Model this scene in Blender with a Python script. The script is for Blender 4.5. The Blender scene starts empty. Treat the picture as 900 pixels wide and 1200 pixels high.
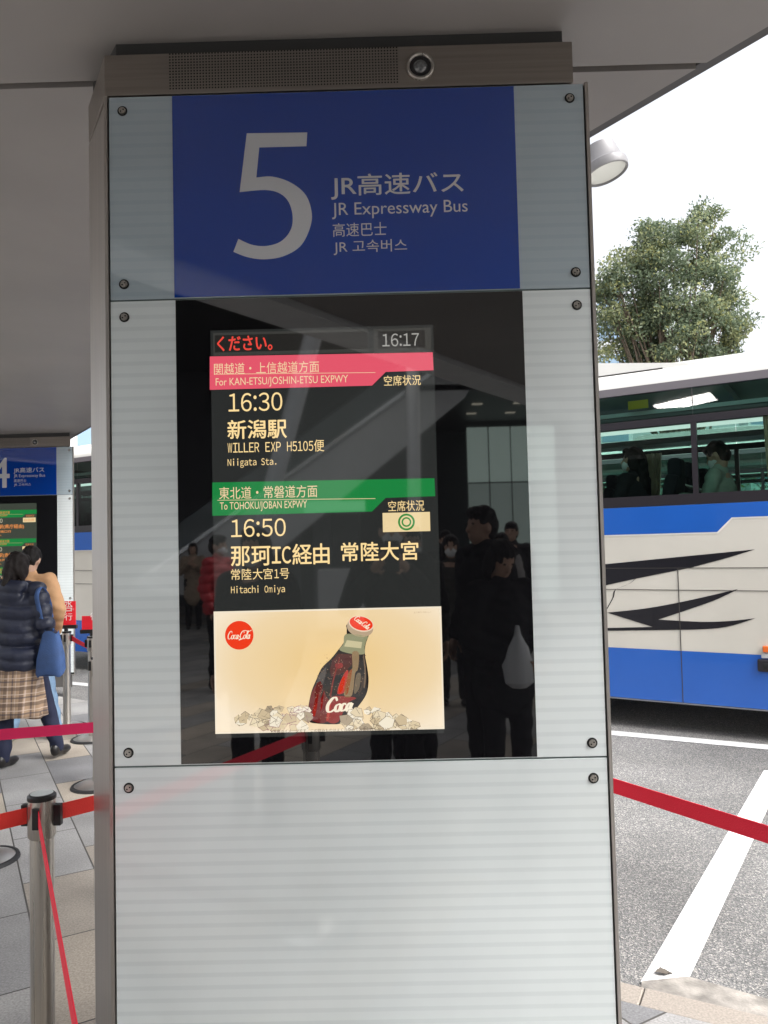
import bpy, bmesh, math, random
import numpy as np
from mathutils import Vector, Matrix, Euler
R = math.radians
SC = bpy.context.scene
COL = SC.collection
random.seed(5)
RNG = np.random.default_rng(11)

# ------------------------------------------------------------ camera
CAM = np.array([.0936, -1.973, 1.5]); FPX = 900.
_y, _p, _r = .009, .0429, -.0239
FW = np.array([-math.sin(_y)*math.cos(_p), math.cos(_y)*math.cos(_p), math.sin(_p)])
_a = np.array([math.cos(_y), math.sin(_y), 0]); _b = np.cross(_a, FW)
RT = math.cos(_r)*_a + math.sin(_r)*_b
UP = -math.sin(_r)*_a + math.cos(_r)*_b
cd = bpy.data.cameras.new('camera'); cam = bpy.data.objects.new('camera', cd); COL.objects.link(cam)
cd.sensor_fit = 'VERTICAL'; cd.sensor_height = 36; cd.sensor_width = 27; cd.lens = 27
cd.clip_start = .01; cd.clip_end = 900
cam.matrix_world = Matrix(((RT[0], UP[0], -FW[0], CAM[0]), (RT[1], UP[1], -FW[1], CAM[1]), (RT[2], UP[2], -FW[2], CAM[2]), (0, 0, 0, 1)))
SC.camera = cam
# ------------------------------------------------------------ sky, sun, exposure
EXPO = 1.18
SUN_EL, SUN_AZ = 50, 125         # overcast; the brightest part of the sky lies to the right, a little behind the camera
w = bpy.data.worlds.new('World'); SC.world = w; w.use_nodes = True
nt = w.node_tree; bgn = nt.nodes['Background']
sk = nt.nodes.new('ShaderNodeTexSky'); sk.sky_type = 'NISHITA'; sk.sun_disc = False
sk.sun_elevation = R(SUN_EL); sk.sun_rotation = R(SUN_AZ); sk.air_density = 1.0; sk.dust_density = 6.0; sk.ozone_density = 1.0
hs = nt.nodes.new('ShaderNodeHueSaturation'); hs.inputs['Saturation'].default_value = .22; hs.inputs['Value'].default_value = 1.25
nt.links.new(sk.outputs[0], hs.inputs['Color']); nt.links.new(hs.outputs[0], bgn.inputs[0]); bgn.inputs[1].default_value = .15
sl = bpy.data.lights.new('sun', 'SUN'); sl.energy = 1.0; sl.angle = R(35); sl.color = (1, .985, .96)
so = bpy.data.objects.new('sun', sl); COL.objects.link(so)
_d = Vector((math.sin(R(SUN_AZ))*math.cos(R(SUN_EL)), math.cos(R(SUN_AZ))*math.cos(R(SUN_EL)), math.sin(R(SUN_EL))))
so.rotation_euler = _d.to_track_quat('Z', 'Y').to_euler(); so.location = (20, 15, 40)
vs = SC.view_settings; vs.view_transform = 'Standard'; vs.look = 'None'; vs.exposure = EXPO; vs.gamma = 1
SC.render.engine = 'CYCLES'
SC.cycles.max_bounces = 9; SC.cycles.diffuse_bounces = 5; SC.cycles.glossy_bounces = 5; SC.cycles.transparent_max_bounces = 16
SC.cycles.use_denoising = True

# ------------------------------------------------------------ measuring helpers
def ray(px, py): return FW + RT*(px-450)/FPX - UP*(py-600)/FPX
def onZ(px, py, z): d = ray(px, py); return CAM + d*(z-CAM[2])/d[2]
def onY(px, py, y): d = ray(px, py); return CAM + d*(y-CAM[1])/d[1]
def refl(px, py, y): v = onY(px, py, y); return Vector((v[0], -v[1], v[2]))      # a real place in front of the glass
def pan(px, py): v = onY(px, py, 0); return (v[0], v[2])

# ------------------------------------------------------------ materials
def lin(c):
    if isinstance(c, str):
        c = [int(c[i:i+2], 16)/255 for i in (0, 2, 4)]
        return tuple(x/12.92 if x <= .04045 else ((x+.055)/1.055)**2.4 for x in c)
    return tuple(c)
MC = {}
def mat(name, col, rough=.5, metal=0, spec=.5, var=0, vscale=6, bump=0, bscale=40, emit=None, coat=0, stretch=None, alpha=None):
    if name in MC: return MC[name]
    m = bpy.data.materials.new(name); m.use_nodes = True; MC[name] = m
    t = m.node_tree; b = t.nodes['Principled BSDF']; c = lin(col)
    b.inputs['Base Color'].default_value = (*c, 1); b.inputs['Roughness'].default_value = rough
    b.inputs['Metallic'].default_value = metal; b.inputs['Specular IOR Level'].default_value = spec
    if spec >= 1: b.inputs['IOR'].default_value = 1.62
    b.inputs['Coat Weight'].default_value = coat; b.inputs['Coat Roughness'].default_value = .03
    if emit is not None:
        e = lin(emit); b.inputs['Emission Color'].default_value = (*e, 1); b.inputs['Emission Strength'].default_value = 1/2**EXPO
    if var or bump:
        tc = t.nodes.new('ShaderNodeTexCoord'); mp = t.nodes.new('ShaderNodeMapping')
        if stretch: mp.inputs['Scale'].default_value = stretch
        t.links.new(tc.outputs['Object'], mp.inputs[0])
    if var:
        n = t.nodes.new('ShaderNodeTexNoise'); n.inputs['Scale'].default_value = vscale; n.inputs['Detail'].default_value = 6
        t.links.new(mp.outputs[0], n.inputs['Vector'])
        r = t.nodes.new('ShaderNodeValToRGB'); r.color_ramp.elements[0].position = .3; r.color_ramp.elements[1].position = .7
        r.color_ramp.elements[0].color = (*[x*(1-var) for x in c], 1); r.color_ramp.elements[1].color = (*[min(1, x*(1+var)) for x in c], 1)
        t.links.new(n.outputs[0], r.inputs[0]); t.links.new(r.outputs[0], b.inputs['Base Color'])
        mr = t.nodes.new('ShaderNodeMapRange'); mr.inputs[3].default_value = rough*(1-var); mr.inputs[4].default_value = min(1, rough*(1+var))
        t.links.new(n.outputs[0], mr.inputs[0]); t.links.new(mr.outputs[0], b.inputs['Roughness'])
    if bump:
        n2 = t.nodes.new('ShaderNodeTexNoise'); n2.inputs['Scale'].default_value = bscale; n2.inputs['Detail'].default_value = 4
        t.links.new(mp.outputs[0], n2.inputs['Vector'])
        bp = t.nodes.new('ShaderNodeBump'); bp.inputs['Strength'].default_value = bump; bp.inputs['Distance'].default_value = .01
        t.links.new(n2.outputs[0], bp.inputs['Height']); t.links.new(bp.outputs[0], b.inputs['Normal'])
    return m
def ramp(t, stops, interp='LINEAR'):
    r = t.nodes.new('ShaderNodeValToRGB'); cr = r.color_ramp; cr.interpolation = interp
    while len(cr.elements) < len(stops): cr.elements.new(.5)
    for e, (p, c) in zip(cr.elements, stops): e.position = p; e.color = (*lin(c), 1)
    return r

def stripe_glass(name, c1, c2, rough=.03):
    m = mat(name, c1, rough, spec=1.0); t = m.node_tree; b = t.nodes['Principled BSDF']
    tc = t.nodes.new('ShaderNodeTexCoord'); sx = t.nodes.new('ShaderNodeSeparateXYZ'); t.links.new(tc.outputs['Object'], sx.inputs[0])
    a = t.nodes.new('ShaderNodeMath'); a.operation = 'MULTIPLY'; a.inputs[1].default_value = 1/.0305; t.links.new(sx.outputs[2], a.inputs[0])
    f = t.nodes.new('ShaderNodeMath'); f.operation = 'FRACT'; t.links.new(a.outputs[0], f.inputs[0])
    r = ramp(t, [(0, c2), (.28, c2), (.36, c1), (.93, c1), (1, c2)]); t.links.new(f.outputs[0], r.inputs[0])
    n = t.nodes.new('ShaderNodeTexNoise'); n.inputs['Scale'].default_value = 2.2; n.inputs['Detail'].default_value = 5; t.links.new(tc.outputs['Object'], n.inputs[0])
    mr = t.nodes.new('ShaderNodeMapRange'); mr.inputs[1].default_value = .3; mr.inputs[2].default_value = .7; mr.inputs[3].default_value = .90; mr.inputs[4].default_value = 1.04
    t.links.new(n.outputs[0], mr.inputs[0])
    mx = t.nodes.new('ShaderNodeMix'); mx.data_type = 'RGBA'; mx.blend_type = 'MULTIPLY'; mx.inputs[0].default_value = 1
    t.links.new(r.outputs[0], mx.inputs[6]); t.links.new(mr.outputs[0], mx.inputs[7]); t.links.new(mx.outputs[2], b.inputs['Base Color'])
    return m

def brushed(name, col, rough=.35, axis=2):
    s = [60, 60, 60]; s[axis] = 1.2
    return mat(name, col, rough, metal=.85, var=.1, vscale=2, stretch=tuple(s), bump=.02, bscale=3)

def plaid(name):
    m = mat(name, (.32, .22, .14), .9); t = m.node_tree; b = t.nodes['Principled BSDF']
    tc = t.nodes.new('ShaderNodeTexCoord'); sx = t.nodes.new('ShaderNodeSeparateXYZ'); t.links.new(tc.outputs['Object'], sx.inputs[0])
    last = None
    for ax, per in ((0, .105), (2, .11)):
        for off, w_, c, dark in ((0, .2, (.09, .06, .05), 1), (.5, .1, (.05, .04, .06), 1), (.27, .06, (.62, .5, .42), 0), (.76, .06, (.62, .5, .42), 0)):
            a = t.nodes.new('ShaderNodeMath'); a.operation = 'MULTIPLY_ADD'; a.inputs[1].default_value = 1/per; a.inputs[2].default_value = off+10
            t.links.new(sx.outputs[ax], a.inputs[0])
            f = t.nodes.new('ShaderNodeMath'); f.operation = 'FRACT'; t.links.new(a.outputs[0], f.inputs[0])
            l = t.nodes.new('ShaderNodeMath'); l.operation = 'LESS_THAN'; l.inputs[1].default_value = w_; t.links.new(f.outputs[0], l.inputs[0])
            k = t.nodes.new('ShaderNodeMath'); k.operation = 'MULTIPLY'; k.inputs[1].default_value = .6; t.links.new(l.outputs[0], k.inputs[0])
            mx = t.nodes.new('ShaderNodeMix'); mx.data_type = 'RGBA'; t.links.new(k.outputs[0], mx.inputs[0])
            if last: t.links.new(last, mx.inputs[6])
            else: mx.inputs[6].default_value = (.36, .25, .165, 1)
            mx.inputs[7].default_value = (*c, 1); last = mx.outputs[2]
    t.links.new(last, b.inputs['Base Color'])
    return m

def tint_glass(name, tint, refl_=.08):
    if name in MC: return MC[name]
    m = bpy.data.materials.new(name); m.use_nodes = True; MC[name] = m; t = m.node_tree
    t.nodes.remove(t.nodes['Principled BSDF']); out = t.nodes['Material Output']
    tr = t.nodes.new('ShaderNodeBsdfTransparent'); tr.inputs[0].default_value = (*tint, 1)
    gl = t.nodes.new('ShaderNodeBsdfGlossy'); gl.inputs['Roughness'].default_value = .01
    fr = t.nodes.new('ShaderNodeFresnel'); fr.inputs[0].default_value = 1.5
    mx = t.nodes.new('ShaderNodeMixShader'); t.links.new(fr.outputs[0], mx.inputs[0]); t.links.new(tr.outputs[0], mx.inputs[1]); t.links.new(gl.outputs[0], mx.inputs[2])
    t.links.new(mx.outputs[0], out.inputs[0]); return m

M = {}
M['bronze'] = brushed('bronze metal', (.47, .435, .405), .38)
M['bronze_h'] = brushed('bronze metal cap', (.33, .295, .265), .42, 0)
M['steel'] = brushed('brushed steel', (.50, .47, .43), .28)
M['chrome'] = mat('polished steel', (.7, .69, .67), .14, metal=1, var=.05)
M['base_steel'] = mat('satin base steel', (.5, .49, .47), .36, metal=.9, var=.1)
M['black_pl'] = mat('black plastic', (.012, .012, .013), .4, bump=.05, bscale=200)
M['rubber'] = mat('black rubber', (.015, .015, .016), .6)
M['stripes'] = stripe_glass('frosted striped glass', (.735, .79, .795), (.675, .73, .738))
M['stripes_top'] = stripe_glass('frosted header glass', (.40, .475, .52), (.375, .45, .50))
M['blue_sign'] = mat('blue sign film', (.0, .042, .30), .03, spec=1.0)
M['black_glass'] = mat('black display glass', (.006, .006, .007), .02, spec=1.0)
M['white_film'] = mat('white lettering film', (.56, .57, .60), .05, spec=1.0)
M['gap'] = mat('dark gap', (.01, .01, .01), .8)
def E_(name, em, base=(.01, .01, .01)): return mat(name, base, .03, spec=1.0, emit=em)

# ------------------------------------------------------------ mesh helpers
def link(o, parent=None):
    COL.objects.link(o)
    if parent is not None: o.parent = parent
    return o
def mk(name, verts, faces, m, parent=None, smooth=False):
    me = bpy.data.meshes.new(name); me.from_pydata([tuple(map(float, v)) for v in verts], [], faces); me.update()
    if smooth: me.polygons.foreach_set('use_smooth', [True]*len(me.polygons))
    o = bpy.data.objects.new(name, me)
    for x in (m if isinstance(m, list) else [m]): me.materials.append(x)
    return link(o, parent)
def mkbm(name, bm, m, parent=None, smooth=False, bev=0):
    me = bpy.data.meshes.new(name); bmesh.ops.recalc_face_normals(bm, faces=bm.faces[:]); bm.to_mesh(me); bm.free()
    if smooth:
        me.polygons.foreach_set('use_smooth', [True]*len(me.polygons)); me.set_sharp_from_angle(angle=R(40))
    o = bpy.data.objects.new(name, me)
    for x in (m if isinstance(m, list) else [m]): me.materials.append(x)
    if bev:
        b = o.modifiers.new('bevel', 'BEVEL'); b.width = bev; b.segments = 2; b.limit_method = 'ANGLE'
    return link(o, parent)
def empty(name, loc=(0, 0, 0), rz=0):
    o = bpy.data.objects.new(name, None); o.location = loc; o.rotation_euler = (0, 0, rz); o.empty_display_size = .2
    return link(o)
def tag(o, label=None, cat=None, group=None, kind=None):
    if label: o['label'] = label
    if cat: o['category'] = cat
    if group: o['group'] = group
    if kind: o['kind'] = kind
    return o
def a_box(bm, lo, hi, mi=0):
    x0, y0, z0 = lo; x1, y1, z1 = hi
    v = [bm.verts.new(p) for p in ((x0, y0, z0), (x1, y0, z0), (x1, y1, z0), (x0, y1, z0), (x0, y0, z1), (x1, y0, z1), (x1, y1, z1), (x0, y1, z1))]
    for f in ((0, 3, 2, 1), (4, 5, 6, 7), (0, 1, 5, 4), (1, 2, 6, 5), (2, 3, 7, 6), (3, 0, 4, 7)):
        bm.faces.new([v[i] for i in f]).material_index = mi
def box(name, lo, hi, m, parent=None, bev=0):
    bm = bmesh.new(); a_box(bm, lo, hi); return mkbm(name, bm, m, parent, bev=bev)
def a_prism(bm, poly, z0, z1):
    a = [bm.verts.new((p[0], p[1], z0)) for p in poly]; b = [bm.verts.new((p[0], p[1], z1)) for p in poly]; n = len(poly)
    bm.faces.new(a[::-1]); bm.faces.new(b)
    for i in range(n): bm.faces.new((a[i], a[(i+1) % n], b[(i+1) % n], b[i]))
def prism(name, poly, z0, z1, m, parent=None, bev=0):
    bm = bmesh.new(); a_prism(bm, poly, z0, z1); return mkbm(name, bm, m, parent, bev=bev)
def sheet(name, poly, z, m, parent=None): return mk(name, [(p[0], p[1], z) for p in poly], [list(range(len(poly)))], m, parent)
def a_tube(bm, p0, p1, r0, r1=None, n=16, cap=True):
    p0, p1 = Vector(p0), Vector(p1); r1 = r0 if r1 is None else r1
    q = (p1-p0).to_track_quat('Z', 'Y'); A, B = [], []
    for i in range(n):
        a = 2*math.pi*i/n; d = q @ Vector((math.cos(a), math.sin(a), 0)); A.append(bm.verts.new(p0+d*r0)); B.append(bm.verts.new(p1+d*r1))
    for i in range(n): bm.faces.new((A[i], A[(i+1) % n], B[(i+1) % n], B[i]))
    if cap: bm.faces.new(A[::-1]); bm.faces.new(B)
def tube(name, p0, p1, r0, m, parent=None, r1=None, n=20):
    bm = bmesh.new(); a_tube(bm, p0, p1, r0, r1, n); return mkbm(name, bm, m, parent, smooth=True)
def lathe(name, prof, m, parent=None, n=32, loc=(0, 0, 0)):
    vs_, fs = [], []
    for (r, z) in prof:
        for i in range(n):
            a = 2*math.pi*i/n; vs_.append((loc[0]+r*math.cos(a), loc[1]+r*math.sin(a), loc[2]+z))
    for k in range(len(prof)-1):
        for i in range(n): fs.append((k*n+i, k*n+(i+1) % n, (k+1)*n+(i+1) % n, (k+1)*n+i))
    bm = bmesh.new(); me = bpy.data.meshes.new('t'); me.from_pydata(vs_, [], fs); bm.from_mesh(me); bmesh.ops.remove_doubles(bm, verts=bm.verts[:], dist=1e-5)
    return mkbm(name, bm, m, parent, smooth=True)
def copy_tree(o, parent=None):
    c = o.copy(); link(c, parent)
    for ch in list(o.children): copy_tree(ch, c)
    return c

# flat artwork on an upright face: all in (x, z), the sheet d metres proud of y = 0
_tcache = {}
def text_mesh(s):
    c = bpy.data.curves.new('lettering', 'FONT'); c.body = s; c.resolution_u = 4
    o = bpy.data.objects.new('lettering', c); COL.objects.link(o)
    dg = bpy.context.evaluated_depsgraph_get(); me = bpy.data.meshes.new_from_object(o.evaluated_get(dg))
    bpy.data.objects.remove(o); bpy.data.curves.remove(c)
    n = len(me.vertices); co = np.empty(n*3); me.vertices.foreach_get('co', co); co = co.reshape(n, 3)
    fs = [tuple(p.vertices) for p in me.polygons]; bpy.data.meshes.remove(me)
    return co, fs
def mono_mesh(s, mono):
    CO, FS, x = [], [], 0.
    for ch in s:
        if ch == ' ': x += .5 if mono else .3; continue
        asc = 33 <= ord(ch) <= 126
        co, fs = text_mesh(chr(ord(ch)+0xFEE0) if asc else ch)
        co = co.copy(); lo, hi = co[:, 0].min(), co[:, 0].max(); w_ = hi-lo
        if not asc: co[:, 0] += x-lo+(.04); adv = max(w_+.08, 1.0)
        elif mono: k = min(1, .42/w_); co[:, 0] = x+.25-w_*k/2+(co[:, 0]-lo)*k; adv = .5
        else: co[:, 0] += x-lo+.045; adv = w_+.1
        b = sum(len(c) for c in CO); CO.append(co); FS += [tuple(i+b for i in f) for f in fs]; x += adv
    return np.concatenate(CO), FS
def text_xz(s, x0, x1, z0, z1, m, parent, d=.003, name='lettering', bold=0, shear=0, mode=None):
    co, fs = text_mesh(s) if mode is None else mono_mesh(s, mode == 'mono'); lo, hi = co.min(0), co.max(0)
    X = x0+(co[:, 0]-lo[0])/(hi[0]-lo[0])*(x1-x0); Z = z0+(co[:, 1]-lo[1])/max(hi[1]-lo[1], 1e-6)*(z1-z0)
    X = X+shear*(Z-z0)
    V, F = [], []
    shifts = [(0, 0)] if not bold else [(-bold, 0), (bold, 0), (0, bold), (0, -bold)]
    for k, (dx, dz) in enumerate(shifts):
        b = len(V); V += [(x+dx, -d-k*.00006, z+dz) for x, z in zip(X, Z)]; F += [tuple(i+b for i in f) for f in fs]
    return mk(name, V, F, m, parent)
def boxpx(b):
    x0, y0, x1, y1 = b; yc = (y0+y1)/2; xc = (x0+x1)/2
    return pan(x0, yc)[0], pan(x1, yc)[0], pan(xc, y1)[1], pan(xc, y0)[1]
def text_px(s, b, m, parent, d=.003, name='lettering', bold=0, mode=None):
    return text_xz(s, *boxpx(b), m, parent, d, name, bold, 0, mode)
def poly_xz(name, pts, m, parent, d=.002): return mk(name, [(x, -d, z) for x, z in pts], [list(range(len(pts)))], m, parent)
def rect_px(name, b, m, parent, d=.002):
    x0, x1, z0, z1 = boxpx(b); return poly_xz(name, [(x0, z0), (x1, z0), (x1, z1), (x0, z1)], m, parent, d)
def ell(cx, cz, rx, rz, n=40, rot=0):
    return [(cx+rx*math.cos(a)*math.cos(rot)-rz*math.sin(a)*math.sin(rot), cz+rx*math.cos(a)*math.sin(rot)+rz*math.sin(a)*math.cos(rot)) for a in [2*math.pi*i/n for i in range(n)]]
def spline(pts, n=8, closed=False):
    P = [np.array(p, float) for p in pts]; N = len(P); o = []
    rng = range(N) if closed else range(N-1)
    for i in rng:
        g = (lambda k: P[k % N]) if closed else (lambda k: P[min(max(k, 0), N-1)])
        a, b, c, e = g(i-1), g(i), g(i+1), g(i+2)
        for k in range(n):
            t = k/n; o.append(.5*(2*b+(c-a)*t+(2*a-5*b+4*c-e)*t*t+(3*b-a-3*c+e)*t**3))
    if not closed: o.append(P[-1])
    return [tuple(p) for p in o]
def ribbons(name, strokes, wd, m, parent, d, xf):
    V, F = [], []
    for pts in strokes:
        q = [np.array(p) for p in spline(pts, 6)]; b = len(V); n = len(q)
        for i in range(n):
            t = q[min(i+1, n-1)]-q[max(i-1, 0)]; L = np.linalg.norm(t) or 1; nn = np.array([-t[1], t[0]])/L
            ww = wd*(.45+.75*abs(t[1]/L))*(.55+.45*math.sin(math.pi*min(1, max(0, i/(n-1)))))
            for s in (1, -1):
                x, z = xf(*(q[i]+s*nn*ww)); V.append((x, -d, z))
        for i in range(n-1): F.append((b+2*i, b+2*i+1, b+2*i+3, b+2*i+2))
    return mk(name, V, F, m, parent)
def script_word(word):
    S = []; x = 0
    G = {'C': ([(.78, .74), (.62, .98), (.34, .92), (.08, .5), (.16, .1), (.45, .0), (.8, .22)], .72),
         'o': ([(.28, .5), (.08, .38), (.08, .1), (.26, .0), (.44, .14), (.42, .42), (.26, .5), (.5, .42)], .48),
         'c': ([(.42, .42), (.24, .5), (.06, .3), (.14, .04), (.34, .03), (.5, .16)], .46),
         'a': ([(.40, .40), (.22, .5), (.05, .26), (.14, .0), (.30, .08), (.44, .5), (.40, .25), (.42, .02), (.58, .1)], .56),
         'l': ([(.05, .15), (.3, .7), (.34, .98), (.2, .9), (.14, .3), (.22, .02), (.36, .08)], .34),
         '-': ([(.02, .28), (.2, .3)], .2)}
    for ch in word:
        g, adv = G[ch]; S.append([(x+p[0]+.28*p[1], p[1]) for p in g]); x += adv
    return S, x+.2

# ------------------------------------------------------------ bodies: blended volumes through a voxel remesh
def a_caps(bm, p0, r0, p1, r1):
    p0, p1 = Vector(p0), Vector(p1); q = (p1-p0).to_track_quat('Z', 'Y') if (p1-p0).length > 1e-6 else Matrix.Identity(3).to_quaternion()
    n = 14; rings = []
    L = (p1-p0).length
    prof = [(r0*math.sin(a), -r0*math.cos(a)) for a in (.15, .6, 1.05, 1.57)]+[(r1*math.sin(a), L-r1*math.cos(a)) for a in (1.57, 2.1, 2.55, 3.0)]
    for rr, z in prof: rings.append([bm.verts.new(p0+q @ Vector((rr*math.cos(2*math.pi*i/n), rr*math.sin(2*math.pi*i/n), z))) for i in range(n)])
    for a, b in zip(rings, rings[1:]):
        for i in range(n): bm.faces.new((a[i], a[(i+1) % n], b[(i+1) % n], b[i]))
    bm.faces.new(rings[0][::-1]); bm.faces.new(rings[-1])
def a_ell(bm, c, r, rot=(0, 0, 0)):
    mt = Matrix.Translation(c) @ Euler(rot).to_matrix().to_4x4() @ Matrix.Diagonal((*r, 1))
    bmesh.ops.create_uvsphere(bm, u_segments=18, v_segments=12, radius=1, matrix=mt)
def blob(name, prims, m, parent, vox=.01, smooth=4, disp=None, extra=None):
    bm = bmesh.new()
    for p in prims:
        if p[0] == 'c': a_caps(bm, *p[1:])
        else: a_ell(bm, *p[1:])
    me = bpy.data.meshes.new(name); bm.to_mesh(me); bm.free()
    o = bpy.data.objects.new(name, me); COL.objects.link(o)
    md = o.modifiers.new('r', 'REMESH'); md.mode = 'VOXEL'; md.voxel_size = vox
    ms = o.modifiers.new('s', 'SMOOTH'); ms.factor = .5; ms.iterations = smooth
    dg = bpy.context.evaluated_depsgraph_get(); m2 = bpy.data.meshes.new_from_object(o.evaluated_get(dg))
    bpy.data.objects.remove(o); bpy.data.meshes.remove(me)
    if disp:
        n = len(m2.vertices); co = np.empty(n*3); no = np.empty(n*3)
        m2.vertices.foreach_get('co', co); m2.vertices.foreach_get('normal', no)
        co = co.reshape(n, 3); no = no.reshape(n, 3); co = co+no*np.array(disp(co))[:, None]; m2.vertices.foreach_set('co', co.ravel())
    if extra:
        b2 = bmesh.new(); b2.from_mesh(m2)
        for p in extra: a_caps(b2, *p)
        b2.to_mesh(m2); b2.free()
    m2.polygons.foreach_set('use_smooth', [True]*len(m2.polygons)); m2.materials.append(m); m2.name = name
    return link(bpy.data.objects.new(name, m2), parent)
def wrinkle(a=.004, f=23):
    return lambda c: a*(np.sin(c[:, 2]*f+c[:, 0]*f*.7)*np.sin(c[:, 2]*f*1.7-c[:, 1]*f*.9+1.3)+.6*np.sin(c[:, 2]*f*3.1+c[:, 0]*31))
def quilt(pitch=.095, a=.02):
    return lambda c: a*(np.abs(np.sin(np.pi*(c[:, 2]+.012*np.sin(c[:, 0]*14))/pitch))**.55-.6)+.002*np.sin(c[:, 0]*60+c[:, 2]*20)

SKIN = mat('skin', (.50, .31, .22), .5, var=.06, vscale=20)
HAIR = mat('black hair', (.010, .008, .0075), .6, spec=.25, var=.3, vscale=30, stretch=(8, 8, 1), bump=.5, bscale=30)
MASK = mat('white face mask', (.78, .8, .8), .8, bump=.2, bscale=60)
def cloth(name, col, **k): return mat(name, col, .85, spec=.2, var=.12, vscale=9, bump=.25, bscale=180, **k)
BLACKC = cloth('black wool cloth', (.012, .012, .014)); DARKC = cloth('charcoal cloth', (.03, .03, .034)); NAVYT = cloth('navy trouser cloth', (.012, .015, .035))
SHOE = mat('black shoe leather', (.012, .011, .011), .35)

def person(label, loc, rz, H=1.7, top=DARKC, bottom=BLACKC, style='short', mask=True, hands=None, elbows=None, feet=None, knees=None, coat=0, quilted=False,
           hood=False, skirt=None, headtilt=0, headturn=0, lean=0, seat=False, shoes=SHOE, group=None, bulk=1., hair=HAIR, vox=.011, hat=None, fingers=None):
    """faces +y in its own frame, feet at z = 0 (seated: z = 0 is the floor below the seat)"""
    s = H/1.70; t = empty('person', loc, rz); tag(t, label, 'person', group)
    def P(x, y, z): return Vector((x*s, y*s, z*s))
    hz = .50 if seat else .92
    def T(v):                      # lean the trunk about the hips
        v = Vector(v); d = v-P(0, 0, hz); d.rotate(Euler((-lean, 0, 0))); return d+P(0, 0, hz)
    dz = hz-.92
    hip = [P(-.09, 0, hz), P(.09, 0, hz)]
    sh = [T(P(-.175, 0, 1.39+dz)), T(P(.175, 0, 1.39+dz))]
    neck = T(P(0, -.005, 1.44+dz)); hc = T(P(0, .015, 1.585+dz))
    el = [T(P(*e)) for e in elbows] if elbows else [T(P(-.235, -.03, 1.12+dz)), T(P(.235, -.03, 1.12+dz))]
    ha = [T(P(*h)) for h in hands] if hands else [T(P(-.23, .07, .88+dz)), T(P(.23, .07, .88+dz))]
    if seat:
        kn = [P(-.1, .42, .50), P(.1, .42, .50)]; an = [P(-.1, .42, .09), P(.1, .42, .09)]
    else:
        an = [P(*f) for f in feet] if feet else [P(-.10, 0, .09), P(.10, .03, .09)]
        kn = [P(*k) for k in knees] if knees else [(hip[i]+an[i])/2+Vector((0, .02*s, .02*s)) for i in (0, 1)]
    HR = Matrix.Translation(hc) @ Euler((-headtilt-lean*.6, 0, headturn)).to_matrix().to_4x4()
    def Hd(x, y, z): return HR @ Vector((x*s, y*s, z*s))
    er = Euler((-headtilt-lean*.6, 0, headturn))
    body = [('e', Hd(0, -.008, .012), (.074*s, .094*s, .105*s), er), ('e', Hd(0, .022, -.045), (.056*s, .066*s, .075*s), er),
            ('c', Hd(0, .084, .012), .009*s, Hd(0, .104, -.026), .014*s), ('e', Hd(0, .082, -.062), (.024*s, .012*s, .012*s), er),
            ('e', Hd(-.075, -.005, -.01), (.012*s, .022*s, .033*s), er), ('e', Hd(.075, -.005, -.01), (.012*s, .022*s, .033*s), er),
            ('c', Hd(0, -.02, -.07), .05*s, neck, .056*s),
            ('c', neck-Vector((0, 0, .08*s)), .1*s, P(0, 0, hz+.05), .11*s), ('c', sh[0], .05*s, sh[1], .05*s)]
    ext = []
    for i in (0, 1):
        d = (ha[i]-el[i]).normalized(); hand_c = ha[i]+d*.045*s
        body += [('c', sh[i], .045*s, el[i], .036*s), ('c', el[i], .035*s, ha[i], .025*s), ('c', ha[i], .028*s, hand_c, .031*s), ('c', ha[i]+d*.01*s, .026*s, ha[i]+d*.075*s, .024*s),
                 ('c', hip[i], .075*s, kn[i], .052*s), ('c', kn[i], .05*s, an[i], .035*s)]
        side = Vector((1, 0, 0)).cross(d); side = (side if side.length > .1 else Vector((0, 1, 0))).normalized()
        across = side if not fingers else Vector((0, 0, 1)) - d*d.z
        across = across.normalized(); curl = d.cross(across).normalized()*(1 if i == 0 else -1)
        if fingers: curl = Vector((0, .3, 0)) if fingers == 'fold' else curl
        for k, ln in enumerate((.062, .074, .07, .055)):
            b = ha[i]+d*.078*s+across*(k-1.5)*.017*s
            m1 = b+d*ln*.55*s+curl*.012*s; e = m1+d*ln*.38*s+curl*.03*s
            ext += [(b-d*.02*s, .0088*s, m1, .008*s), (m1, .008*s, e, .0068*s)]
        tb = ha[i]+d*.03*s-across*.024*s; tm = tb+(d*.7-across).normalized()*.036*s+curl*.012*s
        ext += [(tb, .011*s, tm, .0095*s), (tm, .0095*s, tm+(d-across*.2+curl*.6).normalized()*.03*s, .008*s)]
    blob('body', body, SKIN, t, vox*s, 3, extra=ext)
    for sx in (-1, 1):
        eb = bmesh.new(); a_ell(eb, Hd(sx*.03, .079, .016), (.011*s, .006*s, .006*s), er); mkbm('eye', eb, mat('dark eye', (.02, .015, .012), .15), t, smooth=True)
    # hair
    hp = [('e', Hd(0, -.018, .04), (.084*s, .098*s, .094*s), er), ('e', Hd(0, -.05, -.0), (.08*s, .07*s, .1*s), er), ('e', Hd(0, .05, .09), (.062*s, .04*s, .034*s), er)]
    if style in ('long', 'bob', 'pony'):
        hp += [('e', Hd(-.07, -.02, -.02), (.024*s, .06*s, .1*s), er), ('e', Hd(.07, -.02, -.02), (.024*s, .06*s, .1*s), er)]
    if style == 'long': hp += [('c', Hd(0, -.07, .0), .07*s, T(P(0, -.1, 1.3+dz)), .06*s)]
    if style == 'bob': hp += [('c', Hd(0, -.06, .0), .075*s, Hd(0, -.06, -.12), .07*s)]
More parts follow.
